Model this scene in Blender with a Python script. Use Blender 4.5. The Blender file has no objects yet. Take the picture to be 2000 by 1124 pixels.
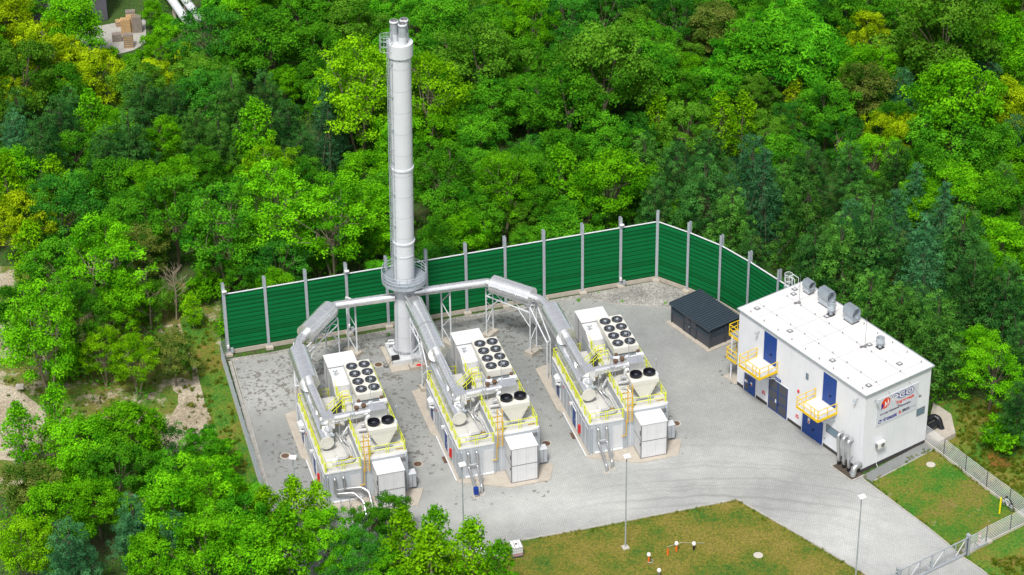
import bpy, math, random
import numpy as np
from mathutils import Vector, Matrix
S = bpy.context.scene
COL = S.collection
R = math.radians
random.seed(7)

# ------------------------------------------------------------------ camera
F_PX, TH, RO, CAMH = 5045.6, R(32.319), R(-0.815), 147.18   # focal length in photo pixels, pitch, roll, height
cam = bpy.data.cameras.new('camera'); cam.sensor_width = 36.0; cam.lens = 36.0 * F_PX / 2000.0
cam.clip_start = 5; cam.clip_end = 3000
co = bpy.data.objects.new('camera', cam); COL.objects.link(co); S.camera = co
fwd = Vector((0, math.cos(TH), -math.sin(TH))); up = Vector((0, math.sin(TH), math.cos(TH))); rt = Vector((1, 0, 0))
c_, s_ = math.cos(RO), math.sin(RO)
rt2 = rt * c_ + up * s_
up2 = up * c_ - rt * s_
co.matrix_world = Matrix(((rt2.x, up2.x, -fwd.x, 0), (rt2.y, up2.y, -fwd.y, 0), (rt2.z, up2.z, -fwd.z, CAMH), (0, 0, 0, 1)))

# ------------------------------------------------------------------ light
SUN_EL, SUN_AZ = R(58), R(194)        # azimuth measured clockwise from +Y: the sun stands behind the camera, to its left
w_ = bpy.data.worlds.new('World'); S.world = w_; w_.use_nodes = True
nt = w_.node_tree; bg = nt.nodes['Background']
sky = nt.nodes.new('ShaderNodeTexSky'); sky.sky_type = 'NISHITA'; sky.sun_disc = False
sky.sun_elevation = SUN_EL; sky.sun_rotation = SUN_AZ; sky.air_density = 0.75; sky.dust_density = 3.5; sky.ozone_density = 1.0
hs = nt.nodes.new('ShaderNodeHueSaturation'); hs.inputs['Saturation'].default_value = 0.35      # thin bright overcast: a paler sky
nt.links.new(sky.outputs[0], hs.inputs['Color']); nt.links.new(hs.outputs[0], bg.inputs[0]); bg.inputs[1].default_value = 0.13
sl = bpy.data.lights.new('sun', 'SUN'); sl.energy = 2.6; sl.angle = R(10); sl.color = (1, 0.96, 0.9)
so = bpy.data.objects.new('sun', sl); COL.objects.link(so)
sd = Vector((math.sin(SUN_AZ) * math.cos(SUN_EL), math.cos(SUN_AZ) * math.cos(SUN_EL), math.sin(SUN_EL)))
so.rotation_euler = sd.to_track_quat('Z', 'Y').to_euler()
S.render.engine = 'CYCLES'
S.view_settings.view_transform = 'Standard'; S.view_settings.look = 'None'
S.view_settings.exposure = 0.35; S.view_settings.gamma = 1
try:
    S.cycles.max_bounces = 5; S.cycles.diffuse_bounces = 2; S.cycles.glossy_bounces = 3
    S.cycles.transmission_bounces = 2; S.cycles.transparent_max_bounces = 4; S.cycles.caustics_reflective = False
except Exception: pass

# ------------------------------------------------------------------ geometry of the view (only used to read ground positions off the photo)
def at(u, v, z=0.0):
    u -= 1000; v -= 562
    a = (c_ * u + s_ * v) / F_PX; b = -(-s_ * u + c_ * v) / F_PX
    dy = math.cos(TH) + b * math.sin(TH); dz = -math.sin(TH) + b * math.cos(TH); t = (z - CAMH) / dz
    return Vector((a * t, dy * t, z))
def proj(p):
    z = p[2] - CAMH
    fw = p[1] * math.cos(TH) - z * math.sin(TH); u_ = p[1] * math.sin(TH) + z * math.cos(TH)
    a = F_PX * p[0] / fw; b = -F_PX * u_ / fw
    return 1000 + c_ * a - s_ * b, 562 + s_ * a + c_ * b

# ------------------------------------------------------------------ materials
def nodes(name):
    m = bpy.data.materials.new(name); m.use_nodes = True
    return m, m.node_tree.nodes, m.node_tree.links, m.node_tree.nodes['Principled BSDF']
def col4(c): return (c[0], c[1], c[2], 1)
def sc(c, k): return tuple(min(1, x * k) for x in c)
def noise(n, l, vec, scale, detail=4, rough=.6):
    t = n.new('ShaderNodeTexNoise'); t.inputs['Scale'].default_value = scale; t.inputs['Detail'].default_value = detail
    t.inputs['Roughness'].default_value = rough; l.new(vec, t.inputs['Vector']); return t.outputs['Fac']
def ramp(n, l, fac, stops):
    r = n.new('ShaderNodeValToRGB'); e = r.color_ramp.elements
    while len(e) < len(stops): e.new(.5)
    for i, (p, c) in enumerate(stops): e[i].position = p; e[i].color = col4(c)
    l.new(fac, r.inputs[0]); return r.outputs[0]
def mix(n, l, fac, a, b, mode='MIX'):
    m = n.new('ShaderNodeMix'); m.data_type = 'RGBA'; m.blend_type = mode
    for sock, v in ((m.inputs[0], fac), (m.inputs[6], a), (m.inputs[7], b)):
        if isinstance(v, (int, float)): sock.default_value = v
        elif isinstance(v, tuple): sock.default_value = col4(v)
        else: l.new(v, sock)
    return m.outputs[2]
def math_(n, l, op, a, b=None, c=None):
    m = n.new('ShaderNodeMath'); m.operation = op
    for i, v in enumerate((a, b, c)):
        if v is None: continue
        if isinstance(v, (int, float)): m.inputs[i].default_value = v
        else: l.new(v, m.inputs[i])
    return m.outputs[0]
def bump(n, l, bs, h, strength=.3, dist=.02):
    b = n.new('ShaderNodeBump'); b.inputs['Strength'].default_value = strength; b.inputs['Distance'].default_value = dist
    l.new(h, b.inputs['Height']); l.new(b.outputs[0], bs.inputs['Normal'])
def geo(n): return n.new('ShaderNodeNewGeometry').outputs['Position']
MATS = {}
def M(name, c, rough=.6, metal=0, var=.1, scale=1.2, bmp=0, dirt=0, dirtc=(.12, .1, .08)):
    m, n, l, b = nodes(name)
    p = geo(n)
    f1 = noise(n, l, p, scale); f2 = noise(n, l, p, scale * 9, 3)
    f = math_(n, l, 'ADD', math_(n, l, 'MULTIPLY', f1, .65), math_(n, l, 'MULTIPLY', f2, .35))
    cc = ramp(n, l, f, [(.3, sc(c, 1 - var)), (.7, sc(c, 1 + var))])
    if dirt:
        d = ramp(n, l, noise(n, l, p, scale * 2.3, 8, .7), [(.5, (0, 0, 0)), (.75, (dirt, dirt, dirt))])
        cc = mix(n, l, d, cc, dirtc)
    l.new(cc, b.inputs['Base Color']); b.inputs['Roughness'].default_value = rough; b.inputs['Metallic'].default_value = metal
    if bmp: bump(n, l, b, f2, .5, bmp)
    MATS[name] = m; return m
def panel_mat(name, c, step, dark=.75, rough=.5, wid=.03, axis='xy', dirt=.15):
    """sheet metal or membrane with thin joints every `step` metres along the local axes"""
    m, n, l, b = nodes(name)
    tc = n.new('ShaderNodeTexCoord').outputs['Object']; sp = n.new('ShaderNodeSeparateXYZ'); l.new(tc, sp.inputs[0])
    tot = None
    for ax in axis:
        o = sp.outputs['xyz'.index(ax)]
        fr = math_(n, l, 'FRACT', math_(n, l, 'MULTIPLY_ADD', o, 1.0 / step, .37))
        ln = math_(n, l, 'LESS_THAN', fr, wid / step)
        tot = ln if tot is None else math_(n, l, 'MAXIMUM', tot, ln)
    f = noise(n, l, tc, 1.1, 5); cc = ramp(n, l, f, [(.3, sc(c, .93)), (.7, sc(c, 1.05))])
    d = ramp(n, l, noise(n, l, tc, 2.7, 8, .75), [(.52, (0, 0, 0)), (.8, (dirt, dirt, dirt))])
    cc = mix(n, l, d, cc, (.25, .22, .18)); cc = mix(n, l, tot, cc, sc(c, dark))
    l.new(cc, b.inputs['Base Color']); b.inputs['Roughness'].default_value = rough
    MATS[name] = m; return m

M('white_paint', (.70, .71, .72), .45, var=.04, dirt=.1)
def wall_mat():
    m, n, l, b = nodes('render_wall'); tc = n.new('ShaderNodeTexCoord').outputs['Object']
    mp = n.new('ShaderNodeMapping'); mp.inputs['Scale'].default_value = (2.2, 2.2, .12); l.new(tc, mp.inputs['Vector'])
    st = noise(n, l, mp.outputs[0], 1.5, 5, .7); f = noise(n, l, tc, .5, 4)
    c = ramp(n, l, f, [(.3, (.68, .70, .74)), (.7, (.74, .755, .785))])
    c = mix(n, l, ramp(n, l, st, [(.52, (0, 0, 0)), (.75, (.22, .22, .22))]), c, (.4, .4, .38))
    l.new(c, b.inputs['Base Color']); b.inputs['Roughness'].default_value = .85; MATS['render_wall'] = m
wall_mat()
M('plinth', (.05, .045, .045), .8)
M('trim', (.16, .16, .17), .5)
M('grey_white', (.58, .6, .62), .5, var=.05, dirt=.12)
panel_mat('container_wall', (.46, .50, .54), 1.15, .72, .45)
panel_mat('container_roof', (.56, .56, .53), 2.4, .7, .6, dirt=.6)
panel_mat('inlet_wall', (.64, .65, .66), .9, .75, .45, dirt=.08)
panel_mat('roof_membrane', (.66, .66, .65), 2.05, .86, .7, wid=.025, axis='x', dirt=.28)
M('steel', (.46, .5, .54), .45, .35, var=.12, dirt=.1)
M('galv', (.42, .47, .51), .5, .3, var=.15, scale=3)
M('white_steel', (.66, .69, .72), .5, var=.07, dirt=.15, dirtc=(.3, .25, .2))
M('stack_paint', (.62, .65, .68), .5, var=.04, scale=.4, dirt=.08)
M('dark_steel', (.05, .055, .065), .5)
M('deck_steel', (.24, .28, .31), .6)
M('pipe_steel', (.62, .63, .64), .3, .9, var=.12, scale=2)
M('black', (.012, .013, .018), .4)
M('fan_blade', (.015, .016, .03), .3, .3)
M('cream', (.64, .63, .57), .5, var=.04, dirt=.1)
M('yellow', (.72, .78, .02), .5, var=.06)
M('amber', (.72, .43, .01), .5, var=.1)
M('yellow_paint', (.78, .52, .0), .5, var=.06)
M('blue_door', (.0, .045, .26), .45, var=.06)
M('dark_glass', (.05, .055, .07), .25)
M('glass', (.16, .24, .3), .15)
M('red', (.6, .02, .02), .4)
M('orange', (.75, .16, .02), .5)
M('white_plastic', (.75, .75, .74), .4, var=.03)
M('pink', (.5, .2, .22), .5)
M('blue_paint', (.0, .03, .25), .45)
M('concrete', (.44, .40, .34), .85, var=.15, scale=1.2, bmp=.01, dirt=.35, dirtc=(.26, .17, .09))
M('kerb', (.40, .39, .36), .9, var=.15, bmp=.01, dirt=.5, dirtc=(.12, .09, .07))
M('rust', (.12, .07, .045), .8, var=.3, scale=5)
M('logo_red', (.75, .05, .01), .6, var=.02); M('logo_blue', (.02, .015, .25), .6, var=.02); M('logo_dark', (.03, .02, .06), .6, var=.02)
M('logo_white', (.8, .8, .82), .6, var=.01); M('board', (.60, .62, .68), .6, var=.01); M('logo_grey', (.2, .2, .24), .6); M('logo_maroon', (.35, .01, .02), .6)
M('bark', (.14, .11, .08), .9, var=.35, scale=2); M('pale_bark', (.26, .22, .15), .9, var=.3, scale=2)
M('wood_new', (.50, .33, .16), .8, var=.2, scale=3); M('wood_old', (.26, .22, .19), .85, var=.25, scale=3)
M('warehouse', (.09, .09, .11), .7, var=.1)
M('tyre', (.02, .02, .02), .7)
M('stone_white', (.48, .45, .39), .9)

def duct_mat():
    m, n, l, b = nodes('stainless')
    p = geo(n); f = noise(n, l, p, 1.6, 3); f2 = noise(n, l, p, 3, 2)
    l.new(ramp(n, l, f, [(.3, (.82, .83, .84)), (.7, (.93, .94, .95))]), b.inputs['Base Color'])
    b.inputs['Metallic'].default_value = .8
    b.inputs['Roughness'].default_value = .22
    MATS['stainless'] = m
duct_mat()
def hazard():
    m, n, l, b = nodes('hazard')
    sp = n.new('ShaderNodeSeparateXYZ'); l.new(n.new('ShaderNodeTexCoord').outputs['Object'], sp.inputs[0])
    s = math_(n, l, 'ADD', math_(n, l, 'ADD', sp.outputs[0], sp.outputs[1]), sp.outputs[2])
    f = math_(n, l, 'LESS_THAN', math_(n, l, 'FRACT', math_(n, l, 'MULTIPLY', s, 4.2)), .5)
    l.new(mix(n, l, f, (.75, .45, .01), (.02, .02, .02)), b.inputs['Base Color']); MATS['hazard'] = m
hazard()
def stripes(name, a, c, k, off=.5):
    m, n, l, b = nodes(name)
    sp = n.new('ShaderNodeSeparateXYZ'); l.new(n.new('ShaderNodeTexCoord').outputs['Object'], sp.inputs[0])
    f = math_(n, l, 'LESS_THAN', math_(n, l, 'FRACT', math_(n, l, 'MULTIPLY', sp.outputs[2], k)), off)
    l.new(mix(n, l, f, a, c), b.inputs['Base Color']); MATS[name] = m
stripes('red_white', (.7, .02, .03), (.75, .75, .75), 2.4)
def barrier_mat():
    m, n, l, b = nodes('noise_panel')
    tc = n.new('ShaderNodeTexCoord').outputs['Object']; sp = n.new('ShaderNodeSeparateXYZ'); l.new(tc, sp.inputs[0])
    fr = math_(n, l, 'FRACT', math_(n, l, 'MULTIPLY', sp.outputs[2], 2.0))       # cassette of 0.5 m
    edge = math_(n, l, 'LESS_THAN', fr, .2)
    cell = math_(n, l, 'FLOOR', math_(n, l, 'MULTIPLY', sp.outputs[2], 2.0))
    wn = n.new('ShaderNodeTexWhiteNoise'); wn.noise_dimensions = '1D'; l.new(cell, wn.inputs['W'])
    c = ramp(n, l, wn.outputs['Value'], [(0, (.002, .125, .03)), (1, (.002, .18, .045))])
    fine = math_(n, l, 'LESS_THAN', math_(n, l, 'FRACT', math_(n, l, 'MULTIPLY', sp.outputs[2], 8.0)), .3)
    c = mix(n, l, math_(n, l, 'MULTIPLY', fine, .45), c, (.0, .05, .02))
    c = mix(n, l, edge, c, (.0, .04, .012))
    d = ramp(n, l, noise(n, l, tc, .8, 6), [(.4, (0, 0, 0)), (.8, (.14, .14, .14))])
    c = mix(n, l, d, c, (.003, .21, .06))
    l.new(c, b.inputs['Base Color']); b.inputs['Roughness'].default_value = .8; b.inputs['Specular IOR Level'].default_value = .15; MATS['noise_panel'] = m
barrier_mat()

# --- ground surfaces (coordinates are world metres)
def paving():
    m, n, l, b = nodes('paving'); p = geo(n)
    mp = n.new('ShaderNodeMapping'); mp.inputs['Rotation'].default_value = (0, 0, R(-15)); l.new(p, mp.inputs['Vector'])
    br = n.new('ShaderNodeTexBrick'); l.new(mp.outputs[0], br.inputs['Vector'])
    br.inputs['Scale'].default_value = 1; br.inputs['Brick Width'].default_value = .22; br.inputs['Row Height'].default_value = .22
    br.inputs['Mortar Size'].default_value = .02; br.inputs['Mortar Smooth'].default_value = .4; br.inputs['Bias'].default_value = 0
    br.inputs['Color1'].default_value = (.34, .35, .345, 1); br.inputs['Color2'].default_value = (.38, .39, .385, 1); br.inputs['Mortar'].default_value = (.24, .24, .235, 1)
    base = br.outputs['Color']
    # the courses read as lighter stripes in the old part
    # broad stains, lighter by the drive, browner by the building
    f = noise(n, l, p, .11, 6, .62); base = mix(n, l, 1.0, base, ramp(n, l, f, [(.32, (.84, .85, .86)), (.68, (1.12, 1.11, 1.1))]), 'MULTIPLY')
    f = noise(n, l, p, .5, 6, .75); base = mix(n, l, 1.0, base, ramp(n, l, f, [(.35, (.92, .93, .92)), (.65, (1.06, 1.06, 1.06))]), 'MULTIPLY')
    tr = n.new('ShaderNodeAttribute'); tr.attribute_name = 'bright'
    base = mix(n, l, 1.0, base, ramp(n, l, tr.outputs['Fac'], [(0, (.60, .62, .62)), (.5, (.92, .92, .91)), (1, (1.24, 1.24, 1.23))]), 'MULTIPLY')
    # tyre tracks: arcs about the inner corner of the drive
    cx, cy = at(1400, 1500)[:2]
    sp = n.new('ShaderNodeSeparateXYZ'); l.new(p, sp.inputs[0])
    dx = math_(n, l, 'SUBTRACT', sp.outputs[0], cx + 1.5); dy = math_(n, l, 'SUBTRACT', sp.outputs[1], cy)
    r = math_(n, l, 'SQRT', math_(n, l, 'ADD', math_(n, l, 'MULTIPLY', dx, dx), math_(n, l, 'MULTIPLY', dy, dy)))
    wv = noise(n, l, p, .12, 3); r = math_(n, l, 'ADD', r, math_(n, l, 'MULTIPLY', wv, 2.5))
    cmb = n.new('ShaderNodeCombineXYZ'); l.new(math_(n, l, 'MULTIPLY', r, 1.5), cmb.inputs[0])
    tn = n.new('ShaderNodeTexNoise'); tn.inputs['Scale'].default_value = 1.0; tn.inputs['Detail'].default_value = 3; l.new(cmb.outputs[0], tn.inputs['Vector'])
    tk = n.new('ShaderNodeAttribute'); tk.attribute_name = 'tracks'
    g = ramp(n, l, tn.outputs['Fac'], [(.5, (0, 0, 0)), (.66, (.6, .6, .6))])
    base = mix(n, l, math_(n, l, 'MULTIPLY', g, tk.outputs['Fac']), base, (.2, .2, .19))
    # moss-dark single pavers
    vo = n.new('ShaderNodeTexVoronoi'); vo.distance = 'CHEBYCHEV'; vo.inputs['Scale'].default_value = 3.4; l.new(mp.outputs[0], vo.inputs['Vector'])
    rnd = n.new('ShaderNodeSeparateColor'); l.new(vo.outputs['Color'], rnd.inputs[0])
    ms = n.new('ShaderNodeAttribute'); ms.attribute_name = 'moss'
    big = ramp(n, l, noise(n, l, p, .9, 5, .8), [(.46, (0, 0, 0)), (.66, (1, 1, 1))])
    th = math_(n, l, 'MULTIPLY', math_(n, l, 'ADD', math_(n, l, 'MULTIPLY', big, .95), .02), ms.outputs['Fac'])
    on = math_(n, l, 'LESS_THAN', rnd.outputs[0], th)
    base = mix(n, l, math_(n, l, 'MULTIPLY', on, .68), base, (.095, .08, .062))
    l.new(base, b.inputs['Base Color']); b.inputs['Roughness'].default_value = .85
    MATS['paving'] = m
paving()
def lawn(name, stops, bare=.6, bc=(.32, .26, .17), s=1.0):
    m, n, l, b = nodes(name); p = geo(n)
    f = math_(n, l, 'ADD', math_(n, l, 'MULTIPLY', noise(n, l, p, .22 * s, 6, .65), .55), math_(n, l, 'MULTIPLY', noise(n, l, p, 2.6 * s, 6, .75), .45))
    c = ramp(n, l, f, stops)
    d = noise(n, l, p, 4.5, 5, .85); c = mix(n, l, 1.0, c, ramp(n, l, d, [(.36, (.45, .5, .5)), (.64, (1.55, 1.5, 1.4))]), 'MULTIPLY')
    q = ramp(n, l, noise(n, l, p, .7 * s, 7, .7), [(bare, (0, 0, 0)), (bare + .1, (.9, .9, .9))])
    c = mix(n, l, q, c, bc)
    l.new(c, b.inputs['Base Color']); b.inputs['Roughness'].default_value = .95
    bump(n, l, b, d, 1, .08); MATS[name] = m
lawn('lawn', [(.39, (.03, .11, .003)), (.45, (.08, .13, .005)), (.51, (.15, .145, .012)), (.58, (.20, .165, .03))], .64, (.22, .16, .06))
lawn('lawn_green', [(.41, (.025, .15, .003)), (.47, (.07, .16, .005)), (.53, (.14, .155, .012)), (.59, (.18, .15, .035))], .62, (.34, .28, .16))
lawn('rough_grass', [(.41, (.025, .14, .006)), (.47, (.07, .18, .008)), (.53, (.14, .17, .014)), (.59, (.20, .15, .03))], .74)
lawn('forest_floor', [(.38, (.03, .06, .008)), (.5, (.045, .11, .012)), (.6, (.07, .07, .025))], .7, (.09, .06, .035))
lawn('scrub', [(.36, (.03, .12, .006)), (.45, (.08, .17, .01)), (.52, (.14, .16, .02)), (.6, (.2, .16, .05))], .52, (.46, .39, .29), s=.7)
lawn('dirt', [(.36, (.26, .21, .15)), (.5, (.40, .34, .26)), (.62, (.5, .45, .37))], .62, (.10, .14, .03), s=.9)
def gravel():
    m, n, l, b = nodes('gravel'); p = geo(n)
    vo = n.new('ShaderNodeTexVoronoi'); vo.inputs['Scale'].default_value = 10; l.new(p, vo.inputs['Vector'])
    s = n.new('ShaderNodeSeparateColor'); l.new(vo.outputs['Color'], s.inputs[0])
    c = ramp(n, l, s.outputs[0], [(0, (.18, .175, .165)), (.3, (.27, .26, .245)), (.7, (.38, .37, .34)), (1, (.5, .48, .45))])
    c = mix(n, l, 1.0, c, ramp(n, l, noise(n, l, p, .5, 5), [(.35, (.7, .7, .7)), (.65, (1.15, 1.15, 1.15))]), 'MULTIPLY')
    l.new(c, b.inputs['Base Color']); b.inputs['Roughness'].default_value = .9; bump(n, l, b, vo.outputs['Distance'], 1, .05); MATS['gravel'] = m
gravel()

def leaf_mat(name, c, y=None, dead=0, trans=.25):
    """c: leaf colour, y: colour that some clumps turn towards"""
    m, n, l, b = nodes(name); y = y or (c[0] * 1.9, c[1] * 1.35, c[2] * .9)
    t = n.new('ShaderNodeAttribute'); t.attribute_name = 'tint'
    oi = n.new('ShaderNodeObjectInfo')
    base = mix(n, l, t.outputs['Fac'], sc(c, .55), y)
    k = math_(n, l, 'MULTIPLY_ADD', oi.outputs['Random'], .5, .75)
    cmb = n.new('ShaderNodeCombineColor')
    for i in range(3): l.new(k, cmb.inputs[i])
    base = mix(n, l, 1.0, base, cmb.outputs[0], 'MULTIPLY')
    if dead:
        q = ramp(n, l, noise(n, l, geo(n), .45, 3), [(.6, (0, 0, 0)), (.68, (dead, dead, dead))]); base = mix(n, l, q, base, (.20, .10, .05))
    tr = n.new('ShaderNodeBsdfTranslucent'); l.new(base, tr.inputs[0])
    df = n.new('ShaderNodeBsdfDiffuse'); l.new(base, df.inputs[0])
    mx = n.new('ShaderNodeMixShader'); mx.inputs[0].default_value = trans; l.new(df.outputs[0], mx.inputs[1]); l.new(tr.outputs[0], mx.inputs[2])
    l.new(mx.outputs[0], n['Material Output'].inputs[0]); MATS[name] = m
leaf_mat('leaf_bright', (0.075, 0.38, 0.008), (0.20, 0.58, 0.01))
leaf_mat('leaf_mid', (0.042, 0.26, 0.014), (0.12, 0.40, 0.014))
leaf_mat('leaf_deep', (0.025, 0.18, 0.022), (0.065, 0.29, 0.02))
leaf_mat('leaf_lime', (0.12, 0.42, 0.006), (0.27, 0.58, 0.008))
leaf_mat('leaf_yellow', (0.19, 0.42, 0.005), (0.46, 0.64, 0.01))
leaf_mat('leaf_olive', (0.06, 0.26, 0.012), (0.15, 0.37, 0.025))
leaf_mat('leaf_fern', (0.045, 0.32, 0.012), (0.13, 0.47, 0.015))
leaf_mat('needle_dark', (.02, .12, .026), (.08, .26, .045), dead=.3)
leaf_mat('needle_mid', (0.03, 0.16, 0.025), (0.12, 0.34, 0.04))
leaf_mat('needle_blue', (0.035, 0.17, 0.06), (0.09, 0.29, 0.105))
leaf_mat('leaf_rust', (0.06, 0.22, 0.015), (0.22, 0.27, 0.05))
leaf_mat('weed', (.10, .22, .01), (.24, .26, .03))
M('bark_dark', (.07, .055, .04), .9, var=.3, scale=2)
leaf_mat('straw', (.28, .2, .07))
M('yellow_bright', (.85, .72, .0), .5)
# ------------------------------------------------------------------ mesh builder
class MB:
    def __init__(s): s.v = []; s.f = []; s.sm = []
    def add(s, vs, fs, smooth=False):
        o = len(s.v); s.v += [tuple(v) for v in vs]; s.f += [tuple(i + o for i in f) for f in fs]; s.sm += [smooth] * len(fs); return s
    def box(s, c, d, rz=0, rx=0, ry=0):
        m = Matrix.Translation(Vector(c)) @ Matrix.Rotation(rz, 4, 'Z') @ Matrix.Rotation(ry, 4, 'Y') @ Matrix.Rotation(rx, 4, 'X')
        x, y, z = d[0] / 2, d[1] / 2, d[2] / 2
        vs = [m @ Vector(p) for p in ((-x, -y, -z), (x, -y, -z), (x, y, -z), (-x, y, -z), (-x, -y, z), (x, -y, z), (x, y, z), (-x, y, z))]
        return s.add(vs, [(0, 3, 2, 1), (4, 5, 6, 7), (0, 1, 5, 4), (1, 2, 6, 5), (2, 3, 7, 6), (3, 0, 4, 7)])
    def b2(s, x0, x1, y0, y1, z0, z1): return s.box(((x0 + x1) / 2, (y0 + y1) / 2, (z0 + z1) / 2), (abs(x1 - x0), abs(y1 - y0), abs(z1 - z0)))
    def tube(s, p, q, r, n=8, r2=None, cap=True):
        p, q = Vector(p), Vector(q); d = (q - p).normalized(); r2 = r if r2 is None else r2
        a = d.orthogonal().normalized(); b = d.cross(a)
        A = [p + (a * math.cos(t) + b * math.sin(t)) * r for t in [2 * math.pi * i / n for i in range(n)]]
        B = [q + (a * math.cos(t) + b * math.sin(t)) * r2 for t in [2 * math.pi * i / n for i in range(n)]]
        s.add(A + B, [(i, (i + 1) % n, n + (i + 1) % n, n + i) for i in range(n)], n > 5)
        if cap: s.add(A, [tuple(range(n))[::-1]]); s.add(B, [tuple(range(n))])
        return s
    def path(s, pts, r, n=8):
        pts = [Vector(p) for p in pts]
        # round the corners
        q = [pts[0]]
        for i in range(1, len(pts) - 1):
            a, b, c = pts[i - 1], pts[i], pts[i + 1]
            k = min(r * .8 if r > .3 else r * 1.6, (a - b).length * .45, (c - b).length * .45)
            p0 = b + (a - b).normalized() * k; p2 = b + (c - b).normalized() * k
            for t in (0, .33, .67, 1): q.append(p0 * (1 - t) ** 2 + b * 2 * t * (1 - t) + p2 * t * t)
        q.append(pts[-1]); ring = []
        a = None; N = len(q)
        for i in range(N):
            d = (q[min(i + 1, N - 1)] - q[max(i - 1, 0)]).normalized()
            a = d.orthogonal().normalized() if a is None else (a - d * a.dot(d)).normalized()
            b = d.cross(a)
            ring.append([q[i] + (a * math.cos(t) + b * math.sin(t)) * r for t in [2 * math.pi * j / n for j in range(n)]])
        vs = [v for rr in ring for v in rr]
        s.add(vs, [(i * n + j, i * n + (j + 1) % n, (i + 1) * n + (j + 1) % n, (i + 1) * n + j) for i in range(N - 1) for j in range(n)], True)
        s.add(ring[0], [tuple(range(n))[::-1]]); s.add(ring[-1], [tuple(range(n))]); return s
    def ring(s, c, R_, r, n=28, k=6, a0=0, a1=2 * math.pi):
        c = Vector(c); full = abs(a1 - a0 - 2 * math.pi) < 1e-4; N = n if full else n + 1; vs = []
        for i in range(N):
            t = a0 + (a1 - a0) * i / n
            for j in range(k):
                f = 2 * math.pi * j / k; rr = R_ + r * math.cos(f); vs.append(c + Vector((rr * math.cos(t), rr * math.sin(t), r * math.sin(f))))
        fs = [(i * k + j, ((i + 1) % N) * k + j, ((i + 1) % N) * k + (j + 1) % k, i * k + (j + 1) % k) for i in range(n) for j in range(k)]
        return s.add(vs, fs, True)
    def lathe(s, c, prof, n=32, smooth=True):
        c = Vector(c)
        for (r0, z0), (r1, z1) in zip(prof, prof[1:]):
            A = [c + Vector((r0 * math.cos(t), r0 * math.sin(t), z0)) for t in [2 * math.pi * i / n for i in range(n)]]
            B = [c + Vector((r1 * math.cos(t), r1 * math.sin(t), z1)) for t in [2 * math.pi * i / n for i in range(n)]]
            s.add(A + B, [(i, (i + 1) % n, n + (i + 1) % n, n + i) for i in range(n)], smooth)
        return s
    def prism(s, poly, z0, z1):
        n = len(poly); A = [(p[0], p[1], z0) for p in poly]; B = [(p[0], p[1], z1) for p in poly]
        area = sum(poly[i][0] * poly[(i + 1) % n][1] - poly[(i + 1) % n][0] * poly[i][1] for i in range(n))
        fs = [tuple(range(n))[::-1], tuple(range(n, 2 * n))] + [(i, (i + 1) % n, n + (i + 1) % n, n + i) for i in range(n)]
        if area < 0: fs = [f[::-1] for f in fs]
        return s.add(A + B, fs)
    def extr(s, poly, vec):
        """polygon of 3d points pushed along vec"""
        poly = [Vector(p) for p in poly]; vec = Vector(vec); n = len(poly)
        s.add(poly + [p + vec for p in poly], [tuple(range(n))[::-1], tuple(range(n, 2 * n))] + [(i, (i + 1) % n, n + (i + 1) % n, n + i) for i in range(n)]); return s
    def build(s, name, mat, parent=None, loc=None, rz=0):
        me = bpy.data.meshes.new(name); me.from_pydata(s.v, [], s.f)
        me.polygons.foreach_set('use_smooth', s.sm); me.update()
        o = bpy.data.objects.new(name, me); COL.objects.link(o)
        if isinstance(mat, str): mat = MATS[mat]
        me.materials.append(mat)
        if parent: o.parent = parent
        if loc is not None: o.location = loc
        o.rotation_euler.z = rz
        return o
def tag(o, label=None, cat=None, group=None, kind=None):
    for k, v in (('label', label), ('category', cat), ('group', group), ('kind', kind)):
        if v: o[k] = v
    return o
def thing(name, label, cat, loc=(0, 0, 0), rz=0, group=None):
    o = bpy.data.objects.new(name, None); COL.objects.link(o); o.location = loc; o.rotation_euler.z = rz; o.empty_display_size = .3
    return tag(o, label, cat, group)
def struct(o): o['kind'] = 'structure'; return o
def copy_tree(o, parent=None):
    c = o.copy(); COL.objects.link(c); c.parent = parent
    for ch in KIDS.get(o.name, []): copy_tree(ch, c)
    return c
KIDS = {}
def index_kids():
    KIDS.clear()
    for o in bpy.data.objects:
        if o.parent: KIDS.setdefault(o.parent.name, []).append(o)
def sheet(name, px, z, mat, sub=0):
    """flat ground polygon whose outline is given as photo pixels on the ground"""
    pts = [at(*p) for p in px]
    b = MB(); b.add([(p.x, p.y, z) for p in pts], [tuple(range(len(pts)))])
    o = b.build(name, mat)
    import bmesh
    bm = bmesh.new(); bm.from_mesh(o.data); bmesh.ops.triangulate(bm, faces=bm.faces[:])
    bmesh.ops.recalc_face_normals(bm, faces=bm.faces[:])
    if bm.faces and sum(f.normal.z for f in bm.faces) < 0: bmesh.ops.reverse_faces(bm, faces=bm.faces[:])
    bm.to_mesh(o.data); bm.free(); return struct(o)
def inside(x, y, poly):
    c = False; j = len(poly) - 1
    for i in range(len(poly)):
        if (poly[i][1] > y) != (poly[j][1] > y) and x < (poly[j][0] - poly[i][0]) * (y - poly[i][1]) / (poly[j][1] - poly[i][1]) + poly[i][0]: c = not c
        j = i
    return c
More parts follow.
